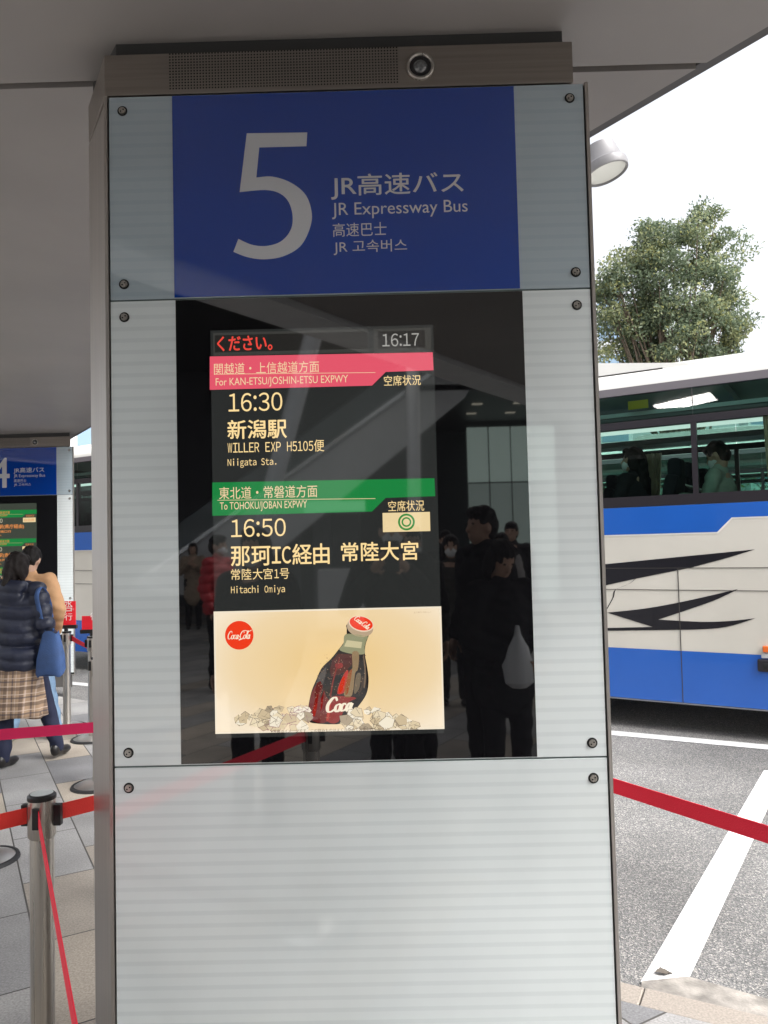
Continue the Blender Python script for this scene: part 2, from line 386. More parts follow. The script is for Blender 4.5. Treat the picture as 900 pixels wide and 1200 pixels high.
    if style == 'pony': hp += [('c', Hd(0, -.10, .02), .035*s, Hd(0, -.13, -.16), .028*s), ('c', Hd(0, -.06, -.06), .06*s, Hd(0, -.05, -.09), .05*s)]
    blob('hair', hp, hair, t, .009*s, 2, disp=lambda c: .0025*np.sin(c[:, 0]*210+c[:, 2]*30)+.003*np.sin(c[:, 1]*90+c[:, 2]*60))
    if mask:
        mk_ = blob('face_mask', [('e', Hd(0, .062, -.05), (.052*s, .046*s, .052*s), er), ('e', Hd(0, .03, -.045), (.064*s, .04*s, .04*s), er)], MASK, t, .008*s, 2)
    if hat:
        blob('hat', [('e', Hd(0, -.01, .06), (.095*s, .108*s, .078*s), er)], hat, t, .01*s, 2)
    # upper garment
    b = bulk
    hem = max(hz-.06-coat, .2) if not seat else hz+.02
    g = [('c', T(P(0, 0, 1.27+dz)), .145*s*b, T(P(0, .0, 1.02+dz)), .14*s*b), ('e', T(P(0, 0, 1.22+dz)), (.205*s*b, .13*s*b, .2*s), (0, 0, 0)),
         ('c', T(P(-.15, -.005, 1.385+dz)), .062*s*b, T(P(.15, -.005, 1.385+dz)), .062*s*b), ('c', T(P(0, -.01, 1.42+dz)), .075*s, T(P(0, 0, 1.46+dz)), .066*s),
         ('e', T(P(0, 0, (1.05+dz))), (.185*s*b, .135*s*b, .16*s), (0, 0, 0))]
    if not seat:
        g += [('e', P(0, 0, (hz+hem)/2+.02), (.19*s*b, .145*s*b, (hz-hem)/2*s+.09*s), (0, 0, 0))]
        if coat > .2: g += [('c', P(0, 0, hz), .16*s*b, P(0, 0, hem+.1), .17*s*b)]
    for i in (0, 1):
        g += [('c', sh[i], .07*s*b, el[i], .06*s*b), ('c', el[i], .06*s*b, el[i]+(ha[i]-el[i])*.93, .046*s*b)]
    if hood: g += [('c', T(P(-.075, -.085, 1.44+dz)), .062*s, T(P(.075, -.085, 1.44+dz)), .062*s), ('e', T(P(0, -.12, 1.39+dz)), (.13*s, .055*s, .09*s), (0, 0, 0)), ('c', T(P(-.09, 0, 1.45+dz)), .04*s, T(P(-.06, .08, 1.42+dz)), .03*s), ('c', T(P(.09, 0, 1.45+dz)), .04*s, T(P(.06, .08, 1.42+dz)), .03*s)]
    blob('jacket', g, top, t, .012*s, 5 if not quilted else 3, disp=quilt() if quilted else wrinkle())
    if skirt:
        V, F = [], []; n = 96
        for k in range(13):
            u = k/12; zz = (hz+.06)*(1-u)+.40*u; rx, ry = .155+.085*u**.8, .12+.06*u**.8
            for i in range(n):
                a = 2*math.pi*i/n; pl = 1+(.05*math.sin(a*11+.6*math.sin(3*a))+.03*math.sin(a*5+2))*u
                V.append(tuple(P(rx*pl*math.cos(a), ry*pl*math.sin(a), zz+.012*u*math.sin(4*a))))
        for k in range(12):
            for i in range(n): F.append((k*n+i, k*n+(i+1) % n, (k+1)*n+(i+1) % n, (k+1)*n+i))
        sk_ = mk('skirt', V, F, skirt, t, True); md = sk_.modifiers.new('t', 'SOLIDIFY'); md.thickness = .006
    lp = []
    for i in (0, 1):
        lp += [('c', hip[i]+Vector((0, 0, .03*s)), .1*s, kn[i], .072*s), ('c', kn[i], .07*s, an[i], .058*s)]
    lp += [('e', P(0, 0, hz+.03), (.16*s, .12*s, .13*s), (0, 0, 0))]
    blob('trousers', lp, bottom, t, .012*s, 4, disp=wrinkle(.004, 19))
    for i in (0, 1):
        a = an[i]
        blob('shoe', [('c', a+P(0, -.03, -.045), .036*s, a+P(0, .14, -.055), .033*s), ('e', a+P(0, -.02, -.02), (.04*s, .055*s, .05*s), (0, 0, 0)), ('e', a+P(0, .1, -.055), (.044*s, .085*s, .034*s), (0, 0, 0))], shoes, t, .009*s, 3)
    return t
# ============================================================ SETTING
KD = np.array([.887, -.462]); KN = np.array([.462, .887])     # kerb direction / towards the road
PDIR = np.array([-.534, .845])                                  # row of pylons
A0 = np.array([.829, .71]) - KD*1.61
def off(p, a, b): return tuple(np.array(p)+KD*a+KN*b)

# road: worn asphalt with pale aggregate
def asphalt():
    m = mat('worn asphalt', (.2, .2, .195), .85); t = m.node_tree; b = t.nodes['Principled BSDF']
    tc = t.nodes.new('ShaderNodeTexCoord')
    v = t.nodes.new('ShaderNodeTexVoronoi'); v.inputs['Scale'].default_value = 165; t.links.new(tc.outputs['Object'], v.inputs[0])
    sp = t.nodes.new('ShaderNodeSeparateColor'); t.links.new(v.outputs['Color'], sp.inputs[0])
    r = ramp(t, [(0, (.10, .10, .10)), (.45, (.16, .16, .158)), (.72, (.215, .21, .205)), (.88, (.30, .285, .27)), (1, (.42, .40, .37))]); t.links.new(sp.outputs[0], r.inputs[0])
    n = t.nodes.new('ShaderNodeTexNoise'); n.inputs['Scale'].default_value = .9; n.inputs['Detail'].default_value = 7; t.links.new(tc.outputs['Object'], n.inputs[0])
    mr = t.nodes.new('ShaderNodeMapRange'); mr.inputs[1].default_value = .3; mr.inputs[2].default_value = .7; mr.inputs[3].default_value = .66; mr.inputs[4].default_value = 1.18; t.links.new(n.outputs[0], mr.inputs[0])
    mx = t.nodes.new('ShaderNodeMix'); mx.data_type = 'RGBA'; mx.blend_type = 'MULTIPLY'; mx.inputs[0].default_value = 1
    t.links.new(r.outputs[0], mx.inputs[6]); t.links.new(mr.outputs[0], mx.inputs[7]); t.links.new(mx.outputs[2], b.inputs['Base Color'])
    bp = t.nodes.new('ShaderNodeBump'); bp.inputs['Strength'].default_value = .6; bp.inputs['Distance'].default_value = .006
    t.links.new(v.outputs['Distance'], bp.inputs['Height']); t.links.new(bp.outputs[0], b.inputs['Normal'])
    return m
def paving(name, ang, w_, h_, stops, off_=.5):
    m = mat(name, (.3, .29, .28), .7); t = m.node_tree; b = t.nodes['Principled BSDF']
    tc = t.nodes.new('ShaderNodeTexCoord'); mp = t.nodes.new('ShaderNodeMapping'); mp.inputs['Rotation'].default_value = (0, 0, ang); t.links.new(tc.outputs['Object'], mp.inputs[0])
    br = t.nodes.new('ShaderNodeTexBrick'); br.offset = off_; br.inputs['Color1'].default_value = (0, 0, 0, 1); br.inputs['Color2'].default_value = (1, 1, 1, 1); br.inputs['Mortar'].default_value = (.5, .5, .5, 1)
    br.inputs['Scale'].default_value = 1; br.inputs['Mortar Size'].default_value = .004; br.inputs['Mortar Smooth'].default_value = .2; br.inputs['Bias'].default_value = 0
    br.inputs['Brick Width'].default_value = w_; br.inputs['Row Height'].default_value = h_; t.links.new(mp.outputs[0], br.inputs['Vector'])
    r = ramp(t, stops, 'CONSTANT'); t.links.new(br.outputs['Color'], r.inputs[0])
    n = t.nodes.new('ShaderNodeTexNoise'); n.inputs['Scale'].default_value = 130; n.inputs['Detail'].default_value = 3; t.links.new(tc.outputs['Object'], n.inputs[0])
    n2 = t.nodes.new('ShaderNodeTexNoise'); n2.inputs['Scale'].default_value = 2.3; n2.inputs['Detail'].default_value = 7; t.links.new(tc.outputs['Object'], n2.inputs[0])
    last = r.outputs[0]
    for nn, lo, hi in ((n, .75, 1.25), (n2, .72, 1.16)):
        mr = t.nodes.new('ShaderNodeMapRange'); mr.inputs[1].default_value = .3; mr.inputs[2].default_value = .7; mr.inputs[3].default_value = lo; mr.inputs[4].default_value = hi; t.links.new(nn.outputs[0], mr.inputs[0])
        mx = t.nodes.new('ShaderNodeMix'); mx.data_type = 'RGBA'; mx.blend_type = 'MULTIPLY'; mx.inputs[0].default_value = 1
        t.links.new(last, mx.inputs[6]); t.links.new(mr.outputs[0], mx.inputs[7]); last = mx.outputs[2]
    mx = t.nodes.new('ShaderNodeMix'); mx.data_type = 'RGBA'; t.links.new(br.outputs['Fac'], mx.inputs[0]); t.links.new(last, mx.inputs[6]); mx.inputs[7].default_value = (.06, .055, .05, 1)
    t.links.new(mx.outputs[2], b.inputs['Base Color'])
    bp = t.nodes.new('ShaderNodeBump'); bp.inputs['Strength'].default_value = .3; bp.inputs['Distance'].default_value = .004; bp.invert = True
    t.links.new(br.outputs['Fac'], bp.inputs['Height']); t.links.new(bp.outputs[0], b.inputs['Normal'])
    return m
PAVE = paving('granite pavers', R(60), .62, .31, [(0, (.30, .295, .29)), (.24, (.19, .19, .195)), (.42, (.34, .33, .315)), (.58, (.31, .275, .235)), (.72, (.27, .265, .26)), (.87, (.36, .315, .26))])
PAINT = mat('white road paint', (.60, .60, .59), .6, var=.14, vscale=30, bump=.3, bscale=90)
KERB = mat('beige granite', (.30, .265, .23), .6, var=.22, vscale=140, bump=.1, bscale=100)

tag(sheet('road', [(-400, -400), (400, -400), (400, 400), (-400, 400)], -.12, asphalt()), kind='structure')
A1 = A0+KD*6.7; A2 = A1-KN*4.0; A3 = A2+KD*6.7
pav = [tuple(A0-KN*.11), tuple(A1-KN*.11), tuple(A2-KN*.11), tuple(A3-KN*.11), (14, -60), (-40, -60), (-40, 20), (-12, 14), (-5.2, 7.3), (-1.35, 4.7)]
tag(prism('pavement', pav, -.14, 0, PAVE), kind='structure')
kb = bmesh.new()
def kerb_run(p, d, L, n, joint0):
    s = 0; e = joint0
    while s < L:
        e = min(e, L); a, b = np.array(p)+d*(s+.002), np.array(p)+d*(e-.002)
        a_prism(kb, [tuple(a), tuple(b), tuple(b-n*.11), tuple(a-n*.11)][::-1], -.13, 0.001); s = e; e += .9
j0 = float((np.array([.907, .677])-A0) @ KD) - .9
kerb_run(A0, KD, 6.7, KN, j0)
tag(mkbm('kerb', kb, KERB, bev=.004), kind='structure')
# painted lines: the bay line that ends at the kerb, and the long line beside the bus
P1, P2 = np.array([.971, .922]), np.array([2.65, 3.345]); bd = (P2-P1)/np.linalg.norm(P2-P1)
def ground(px, py): v = onZ(px, py, -.12); return np.array(v[:2])
l0, l1, r0, r1 = ground(750.7, 1152), ground(895, 903.5), ground(808, 1147), ground(900, 948)
rd_ = (r1-r0)/np.linalg.norm(r1-r0); r2 = r0+rd_*np.linalg.norm(l1-l0)*.985
tag(sheet('bay_line', [tuple(l0), tuple(r0), tuple(r2), tuple(l1)], -.116, PAINT), kind='structure')
e0, e1 = ground(812, 1148), ground(900, 1173); ed = (e1-e0)/np.linalg.norm(e1-e0); kk = ground(756, 1156)
WORN = mat('worn road paint', (.27, .25, .225), .75, var=.4, vscale=14, bump=.3, bscale=90)
tag(sheet('edge_line', [tuple(l0-KN*.045+KD*.01), tuple(l0-KN*.045+KD*3.5), tuple(e0+ed*3.2), tuple(r0-KD*.004), tuple(l0+KD*.004)], -.112, WORN), kind='structure')
lf = ground(777, 1142); V = []
for i in range(9):
    u = i/8; hw = .016*math.sin(math.pi*min(1, u*1.05+.02))*(1+.25*math.sin(i*2.6))
    for q in (-1, 0, 1): V.append((lf[0]-.03+.06*u+.004*q, lf[1]+hw*q*1.2-.006*u, -.113+.006*abs(q)+.004*math.sin(u*5)))
tag(mk('dead_leaf', V, [(3*i+q, 3*i+q+1, 3*i+q+4, 3*i+q+3) for i in range(8) for q in (0, 1)], mat('dry leaf', (.10, .085, .07), .8), smooth=True), 'small dry curled leaf lying on the white bay line by the kerb', 'leaf')
def ln(p, a, b, w_): p = np.array(p); return [tuple(p+KD*a), tuple(p+KD*b), tuple(p+KD*b+KN*w_), tuple(p+KD*a+KN*w_)]
tag(sheet('lane_line', ln((1.89, 4.47), -7, 6, .15), -.116, PAINT), kind='structure')

# ============================================================ CANOPY
SOF = mat('canopy soffit metal', (.315, .295, .28), .45, spec=.4, var=.12, vscale=1.1)
TRIM = mat('canopy pale edge', (.86, .87, .88), .4, var=.05)
CZ = 2.862
cdir = np.array([-.566, .824]); cn = np.array([.824, .566])
E1 = np.array([.798, .588])-cn*.035; E2 = np.array([-.75, -1.72])
def edge(e, y): return (e[0]+cdir[0]*(y-e[1])/cdir[1], y)
can = empty('platform_canopy', (0, 0, 0)); tag(can, 'brown grey metal canopy roof over the row of bus stop pylons', 'canopy')
ys = [-13.3, -6.65+.2, .2, 6.85, 13.5, 20]
for y0, y1 in zip(ys, ys[1:]):
    a, b = y0+.014, y1-.014
    prism('soffit_panel', [edge(E2, a), edge(E1, a), edge(E1, b), edge(E2, b)], CZ, CZ+.03, SOF, can)
prism('roof_deck', [edge(E2-cn*.02, ys[0]), edge(E1, ys[0]), edge(E1, ys[-1]), edge(E2-cn*.02, ys[-1])], CZ+.06, CZ+.3, M['gap'], can)
prism('edge_rail', [edge(E1+cn*.004, ys[0]), edge(E1+cn*.05, ys[0]), edge(E1+cn*.05, ys[-1]), edge(E1+cn*.004, ys[-1])], CZ+.012, CZ+.32, mat('dark canopy rail', (.1, .095, .09), .4), can)
prism('edge_rail', [edge(E2-cn*.34, ys[0]), edge(E2-cn*.03, ys[0]), edge(E2-cn*.03, ys[-1]), edge(E2-cn*.34, ys[-1])], CZ-.03, CZ+.3, TRIM, can)

# ============================================================ PYLONS
W2 = .625; FL = (-.134, .235)
ZT, Z1, Z2, ZB = 2.698, 2.1535, .951, .16
BX0, BX1, BZ0, BZ1 = pan(209, 620)[0], pan(621, 620)[0], pan(422, 892)[1]+.002, Z1-.003
SX0, SX1 = pan(203, 230)[0], pan(606, 230)[0]
def screw(x, z, root):
    bm = bmesh.new(); a_tube(bm, (x, -.0045, z), (x, .004, z), .0088, .0098, 20); s = mkbm('screw', bm, M['steel'], root, smooth=True)
    b2 = bmesh.new(); a_tube(b2, (x, -.001, z), (x, .003, z), .0132, .0132, 20); mkbm('washer', b2, M['gap'], s, smooth=False)
    b3 = bmesh.new()
    for a in (.6, .6+math.pi): a_tube(b3, (x+.0042*math.cos(a), -.0049, z+.0042*math.sin(a)), (x+.0042*math.cos(a), -.003, z+.0042*math.sin(a)), .0021, .0021, 8)
    mkbm('socket', b3, M['gap'], s)
def five():
    q = [(203, 136), (348, 134), (346, 167), (233, 170), (226, 242)]
    q += spline([(226, 242), (265, 240), (310, 255), (345, 285), (359, 330), (352, 370), (330, 408), (290, 431), (245, 438), (205, 433), (171, 420)], 6)
    q += [(183, 389)]
    q += spline([(183, 389), (215, 403), (250, 406), (285, 395), (308, 368), (313, 335), (303, 300), (280, 279), (245, 272), (186, 277)], 6)
    return [pan(190+x*.4889, 90+y*.4887) for x, y in q]
def pylon(loc, number, label, screen):
    root = empty('bus_stop_pylon', loc); tag(root, label, 'bus stop sign', 'pylons along the bus platform')
    fx, fy = FL
    box_poly = [(-W2-.012, .0), (-W2-.012+fx, fy), (W2+.012+fx, fy), (W2+.012, .0)]
    prism('frame', [(-W2-.012, .012), (W2+.012, .012), (W2+.012+fx, fy), (-W2-.012+fx, fy)], ZB-.03, ZT+.002, M['bronze'], root, bev=.003)
    prism('plinth', [(-W2+.02, .03), (W2-.03, .03), (W2-.03+fx, fy-.01), (-W2+.02+fx, fy-.01)], -.005, ZB-.03, mat('plinth steel', (.2, .19, .18), .5, metal=.7), root)
    for s in (-1, 1):
        x0, x1 = sorted((s*(W2+.004), s*(W2+.0125))); box('edge_strip', (x0, -.003, ZB-.03), (x1, .0125, ZT+.003), M['bronze'], root)
    box('recess', (-W2-.004, .0085, ZB-.02), (W2+.004, .0118, ZT), M['gap'], root)
    for nm, z0, z1, mm in (('header_glass', Z1+.0022, ZT, M['stripes_top']), ('middle_glass', Z2+.0022, Z1-.0022, M['stripes']), ('lower_glass', ZB, Z2-.0022, M['stripes'])):
        box(nm, (-W2, 0, z0), (W2, .008, z1), mm, root, bev=.0012)
    for z in (Z1, Z2): box('glass_edge', (-W2, .004, z-.0021), (W2, .0084, z+.0021), mat('green glass edge', (.10, .13, .125), .2), root)
    for sx in (-1, 1):
        for z in (ZT-.038, Z1+.043, Z1-.044, Z2+.036, Z2-.052): screw(sx*(W2-.036), z, root)
    sg = poly_xz('sign_face', [(SX0, Z1+.004), (SX1, Z1+.004), (SX1, ZT-.0015), (SX0, ZT-.0015)], M['blue_sign'], root, .0006)
    if number == '5': poly_xz('number', five(), M['white_film'], sg, .0012)
    else: text_xz(number, *[pan(273, 230)[0]-.005, pan(366, 230)[0], pan(320, 304)[1], pan(320, 157)[1]], M['white_film'], sg, .0012, 'number', bold=.003)
    text_px('JR高速バス', (388, 203, 543, 232), M['white_film'], sg, .0012, bold=.0006)
    text_px('JR Expressway Bus', (389, 236, 548, 255), M['white_film'], sg, .0012)
    text_px('高速巴士', (390, 261, 453, 277), M['white_film'], sg, .0012)
    text_px('JR 고속버스', (391, 281, 477, 298), M['white_film'], sg, .0012)
    dg_ = poly_xz('display_glass', [(BX0, BZ0), (BX1, BZ0), (BX1, BZ1), (BX0, BZ1)], M['black_glass'], root, .0006)
    screen(dg_)
    # cap with speaker grille and round lamp
    cx1 = .602; cz0, cz1 = ZT+.007, 2.816
    cap = prism('cap', [(-W2-.012, .004), (cx1, .004), (cx1+fx, fy), (-W2-.012+fx, fy)], cz0, cz1, M['bronze_h'], root, bev=.002)
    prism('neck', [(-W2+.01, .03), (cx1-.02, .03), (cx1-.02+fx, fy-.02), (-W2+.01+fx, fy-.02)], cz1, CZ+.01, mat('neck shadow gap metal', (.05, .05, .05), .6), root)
    gx0, gx1 = pan(197, 80)[0], pan(467, 75)[0]; gz0, gz1 = pan(330, 101)[1], pan(330, 57)[1]
    V, F = [], []; n = 76; k = 13
    for i in range(n):
        for j in range(k):
            x = gx0+(gx1-gx0)*(i+.5)/n; z = gz0+(gz1-gz0)*(j+.5)/k; r = .0024; b = len(V)
            V += [(x+r*math.cos(a*math.pi/3), .0032, z+r*math.sin(a*math.pi/3)) for a in range(6)]; F.append(tuple(range(b, b+6)))
    mk('speaker_grille', V, F, M['gap'], cap)
    lx, lz = pan(492.5, 77.5)
    lm = bpy.data.objects.new('lamp', None); link(lm, root)
    def ring(nm, prof, m):
        vs_, fs = [], []; nn = 40
        for r, yy in prof:
            for i in range(nn): a = 2*math.pi*i/nn; vs_.append((lx+r*math.cos(a), yy, lz+r*math.sin(a)))
        for q in range(len(prof)-1):
            for i in range(nn): fs.append((q*nn+i, q*nn+(i+1) % nn, (q+1)*nn+(i+1) % nn, (q+1)*nn+i))
        return mk(nm, vs_, fs, m, lm, True)
    ring('bezel', [(.037, .004), (.037, -.003), (.034, -.006), (.029, -.004), (.028, .002)], M['steel'])
    ring('reflector', [(.0285, .001), (.024, .0), (.018, .001)], mat('dark lamp rim', (.02, .02, .022), .3))
    ring('lens', [(.0185, .0005), (.016, -.004), (.010, -.008), (.004, -.0095), (.0001, -.0097)], mat('grey lens', (.10, .105, .11), .08, spec=1, var=.4, vscale=120))
    return root

CREAM = E_('display cream', 'ffdf9f'); ORANGE = E_('display orange', 'd98a4a'); BUTTON = E_('display button', 'ead2a0')
PINK = E_('display pink', 'e2566a'); GREEN = E_('display green', '15803c'); REDT = E_('display red', 'e8483c'); GREY = E_('display grey', '8d8d88')
LCD = E_('display dark', '262827'); LCDH = E_('display header', '3a3a37'); PALEPINK = E_('display pale pink', 'f0cfa4'); MIDG = E_('display mid green', '2c8a3c')

def seats_button(lcd, b, txt=None):
    bt = rect_px('status_button', b, BUTTON, lcd, .0022)
    if txt: text_px(txt, (b[0]+6, b[1]+4, b[2]-6, b[3]-4), ORANGE, bt, .003); return
    cx, cz = pan((b[0]+b[2])/2, (b[1]+b[3])/2)
    for ro, ri in ((.0215, .0165), (.0125, .0085)):
        A, B = ell(cx, cz, ro, ro), ell(cx, cz, ri, ri); n = len(A)
        mk('double_circle', [(x, -.0028, z) for x, z in A+B], [(i, (i+1) % n, n+(i+1) % n, n+i) for i in range(n)], MIDG, bt)
def banner(lcd, y, c, ja, en, x0=246, x1=507):
    P = lambda x, yy: pan(x, yy)
    q = [P(x0, y+1), P(x1, y-4), P(x1+1, y+17), P(452, y+19), P(436, y+35), P(x0, y+40)]
    bn = poly_xz('banner', q, c, lcd, .0018)
    poly_xz('divider', [P(x0+6, y+21.5), P(440, y+19.5), P(440, y+20.1), P(x0+6, y+22.1)], PALEPINK, bn, .0024)
    return bn
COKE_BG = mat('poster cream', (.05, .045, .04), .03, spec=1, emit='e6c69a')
def poster(lcd):
    X0, X1, Z0_, Z1_ = boxpx((251.5, 713.5, 519, 857)); wX, hZ = X1-X0, Z1_-Z0_
    fr = poly_xz('poster', [(X0, Z0_), (X1, Z0_), (X1, Z1_), (X0, Z1_)], E_('poster rim', 'f3e6cf'), lcd, .0018)
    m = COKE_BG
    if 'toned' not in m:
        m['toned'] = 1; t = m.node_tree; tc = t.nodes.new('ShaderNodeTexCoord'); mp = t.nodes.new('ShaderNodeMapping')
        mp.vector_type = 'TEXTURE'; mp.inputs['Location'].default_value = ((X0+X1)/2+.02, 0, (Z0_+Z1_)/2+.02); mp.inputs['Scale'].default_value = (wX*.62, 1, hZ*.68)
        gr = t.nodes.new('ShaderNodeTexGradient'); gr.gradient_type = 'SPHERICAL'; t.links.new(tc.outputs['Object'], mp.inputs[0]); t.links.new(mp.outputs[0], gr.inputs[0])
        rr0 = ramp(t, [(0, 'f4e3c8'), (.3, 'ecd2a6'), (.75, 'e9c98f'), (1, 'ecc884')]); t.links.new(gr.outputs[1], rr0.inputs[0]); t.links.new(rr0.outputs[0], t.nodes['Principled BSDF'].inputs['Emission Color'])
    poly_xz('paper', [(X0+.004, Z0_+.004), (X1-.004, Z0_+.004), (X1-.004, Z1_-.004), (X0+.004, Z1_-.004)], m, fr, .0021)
    zp = lambda x, y: pan(330+x*.2222, 700+y*.2222)
    P = lambda pts: [zp(*p) for p in pts]
    red = E_('poster red', 'ee3a18'); wht = E_('poster white', 'f4e6cc'); drk = E_('poster bottle dark', '140d0a')
    cx, cz = pan(280.6, 744.3); r = .0365
    poly_xz('round_badge', ell(cx, cz, r, r), red, fr, .0026)
    S, wd = script_word('Coca-Cola'); k = r*1.66/wd
    S += [[(2.75, .05), (2.3, -.16), (3.2, .02)], [(3.1, .98), (3.6, 1.05), (4.3, .92), (4.9, 1.1)]]
    ribbons('script_lettering', S, .075, wht, fr, .0032, lambda x, z: (cx-r*.84+x*k, cz-.009+z*k*1.55))
    # bottle, drawn flat
    out = [(352, 140), (344, 168), (342, 200), (326, 240), (300, 275), (262, 322), (212, 372), (185, 430), (160, 490), (146, 550), (140, 600), (152, 640), (165, 662), (330, 662), (400, 580), (447, 510), (459, 440), (452, 370), (441, 310), (440, 270), (446, 238), (456, 212), (466, 180), (470, 150)]
    poly_xz('bottle_shape', P(spline(out, 4, True)), drk, fr, .0026)
    poly_xz('bottle_neck', P(spline([(336, 195), (326, 245), (305, 275), (345, 292), (400, 300), (438, 296), (438, 262), (448, 225), (455, 205), (400, 195)], 4, True)), E_('poster neck green', '8f8f6c'), fr, .003)
    poly_xz('neck_highlight', P([(345, 225), (425, 235), (420, 268), (330, 258)]), E_('poster neck pale', 'c7bd93'), fr, .0034)
    poly_xz('bottle_liquid', P([(300, 296), (250, 350), (262, 420), (330, 395), (375, 350), (370, 300)]), E_('poster brown', '4a1510'), fr, .003)
    for nm, pts, c in (('red_glint', [(335, 395), (352, 385), (345, 450), (330, 500), (295, 508), (305, 455)], 'b5281a'), ('red_glint', [(318, 430), (336, 420), (322, 490), (300, 500)], 'd8432a'),
                       ('tan_glint', [(372, 290), (408, 292), (402, 380), (388, 400), (372, 515), (328, 512), (352, 400), (374, 370)], '8c7350'), ('red_glint', [(352, 402), (372, 385), (352, 500), (335, 500)], '96301e'),
                       ('grey_glint', [(394, 408), (418, 402), (412, 470), (396, 500), (382, 500)], '6a5b45'), ('maroon_panel', [(160, 500), (205, 440), (235, 520), (262, 560), (240, 655), (165, 650), (146, 590)], '6a1512'),
                       ('maroon_panel', [(265, 525), (330, 520), (395, 530), (345, 560), (300, 655), (245, 655), (240, 600)], '8a1f18'), ('grey_glint', [(205, 400), (238, 368), (215, 470), (175, 530), (185, 450)], '4a4440'),
                       ('red_glint', [(182, 520), (196, 510), (178, 620), (163, 610)], 'a02a22'), ('red_glint', [(285, 350), (318, 345), (322, 368), (290, 374)], '8a1f1c'), ('red_glint', [(210, 520), (222, 500), (218, 560), (206, 600)], '8e1f20')):
        poly_xz(nm, P(spline(pts, 3, True)), E_('poster '+c, c), fr, .0034)
    for nm, pts, c in (('flute_line', [(262, 330), (268, 330), (236, 440), (214, 520), (206, 520), (226, 440)], '0b0706'), ('flute_line', [(430, 310), (436, 312), (446, 400), (440, 470), (432, 470), (438, 400)], '6f5a45'), ('flute_line', [(300, 330), (306, 330), (276, 440), (262, 520), (256, 520), (268, 440)], '7a2018'),
                       ('flute_line', [(420, 420), (432, 416), (430, 470), (412, 505), (404, 505), (420, 465)], '3d2f24'), ('red_glint', [(250, 560), (262, 555), (250, 640), (236, 645)], 'b03026'), ('red_glint', [(300, 570), (330, 560), (318, 585), (296, 590)], '9c2a22')):
        poly_xz(nm, P(spline(pts, 3, True)), E_('poster '+c, c), fr, .0036)
    V, F = [], []
    for i in range(260):                                             # condensation drops
        x = RNG.uniform(160, 450); y = RNG.uniform(290, 640)
        if x < 150+max(0, 600-y)*.17+8 or x > 452-max(0, y-470)*.75: continue
        rr = RNG.uniform(1.1, 2.9); b = len(V); V += [(zp(x+rr*math.cos(a), y+rr*math.sin(a))) for a in np.arange(6)*math.pi/3]; F.append(tuple(range(b, b+6)))
    mk('water_drops', [(x, -.0037, z) for x, z in V], F, E_('poster drops', '9a7d64'), fr)
    capc = zp(420, 139); rot = R(-14)
    poly_xz('bottle_cap_rim', ell(zp(414, 158)[0], zp(414, 158)[1], .034, .0235, rot=rot), E_('poster cap rim', 'b9a184'), fr, .003)
    poly_xz('bottle_cap', ell(*capc, .0325, .0195, rot=rot), E_('poster cap pale', 'ead2b8'), fr, .0034)
    poly_xz('bottle_cap', ell(capc[0], capc[1]+.001, .0300, .0172, rot=rot), red, fr, .0038)
    S2, w2 = script_word('Coca-Cola'); k2 = .046/w2; ca, sa = math.cos(R(-38)), math.sin(R(-38))
    ribbons('script_lettering', S2, .09, wht, fr, .0043, lambda x, z: (capc[0]-.019+(x*k2*ca-z*k2*1.5*sa), capc[1]+.012+(x*k2*sa+z*k2*1.5*ca)))
    bx, bz = zp(232, 604); S3, w3 = script_word('Coca'); k3 = (zp(385, 600)[0]-bx)/w3
    ribbons('script_lettering', S3, .12, wht, fr, .0043, lambda x, z: (bx+x*k3, bz+z*k3*1.15+x*k3*.06))
    # heaped ice: facets with dark outlines
    ice = [E_('poster ice %d' % i, c) for i, c in enumerate(('ead9b8', 'dfcca8', 'cfbb98', 'f4e9d2', 'ab9a80'))]; lnm = E_('poster ice line', '75695b'); pur = E_('poster ice purple', '8a5468')
    def heap(x0, x1, hfun, n):
        for i in range(n):
            u = RNG.uniform(); x = x0+(x1-x0)*u; h = hfun(u); y = 858-2.5-h*RNG.uniform(.1, 1)*.9; rr = RNG.uniform(4.5, 10)*min(1, h/20+.35)
            a0 = RNG.uniform(0, 6); q = [pan(x+rr*RNG.uniform(.6, 1.2)*math.cos(a0+k*1.2566), min(y+rr*RNG.uniform(.5, 1)*math.sin(a0+k*1.2566), 855.5-(x-385)*.014)) for k in range(5)]
            dd = .0044+i*.000012
            V = [(x, -dd, z) for x, z in q]; F = [tuple(range(5))]
            cm = np.mean(q, 0); segs = [(q[k], q[(k+1) % 5]) for k in range(5) if RNG.uniform() > .3]+[(q[k], cm+(np.array(q[(k+2) % 5])-cm)*RNG.uniform(0, .5)) for k in range(5) if RNG.uniform() > .55]
            for a, b in segs:
                a, b = np.array(a), np.array(b); t = b-a; L = np.linalg.norm(t)
                if L < 1e-4: continue
                nn = np.array([-t[1], t[0]])/L*RNG.uniform(.0002, .0006); b0 = len(V); V += [(p[0], -dd-.000006, p[1]) for p in (a-nn, b-nn, b+nn, a+nn)]; F.append((b0, b0+1, b0+2, b0+3))
            o = mk('ice_cube', V, F, [ice[RNG.integers(0, 4)] if RNG.uniform() < .9 else ice[4], lnm if not (310 < x < 362 and RNG.uniform() < .6) else pur], fr)
            for p in o.data.polygons[1:]: p.material_index = 1
    heap(276, 362, lambda u: 14+16*math.sin(min(1, u*1.6)*math.pi/2), 48)
    heap(399, 487, lambda u: (12+70*u if u < .3 else 33*(1.3-u))*.95, 56)
    text_px('※写真はイメージです　この飲みものはよく冷やしてお楽しみください', (318, 852.5, 455, 856.5), E_('poster small print', '6e5d49'), fr, .0095)
    text_px('よく冷やしておいしく', (485, 716, 505, 718), E_('poster tiny', 'a08a68'), fr, .0095)
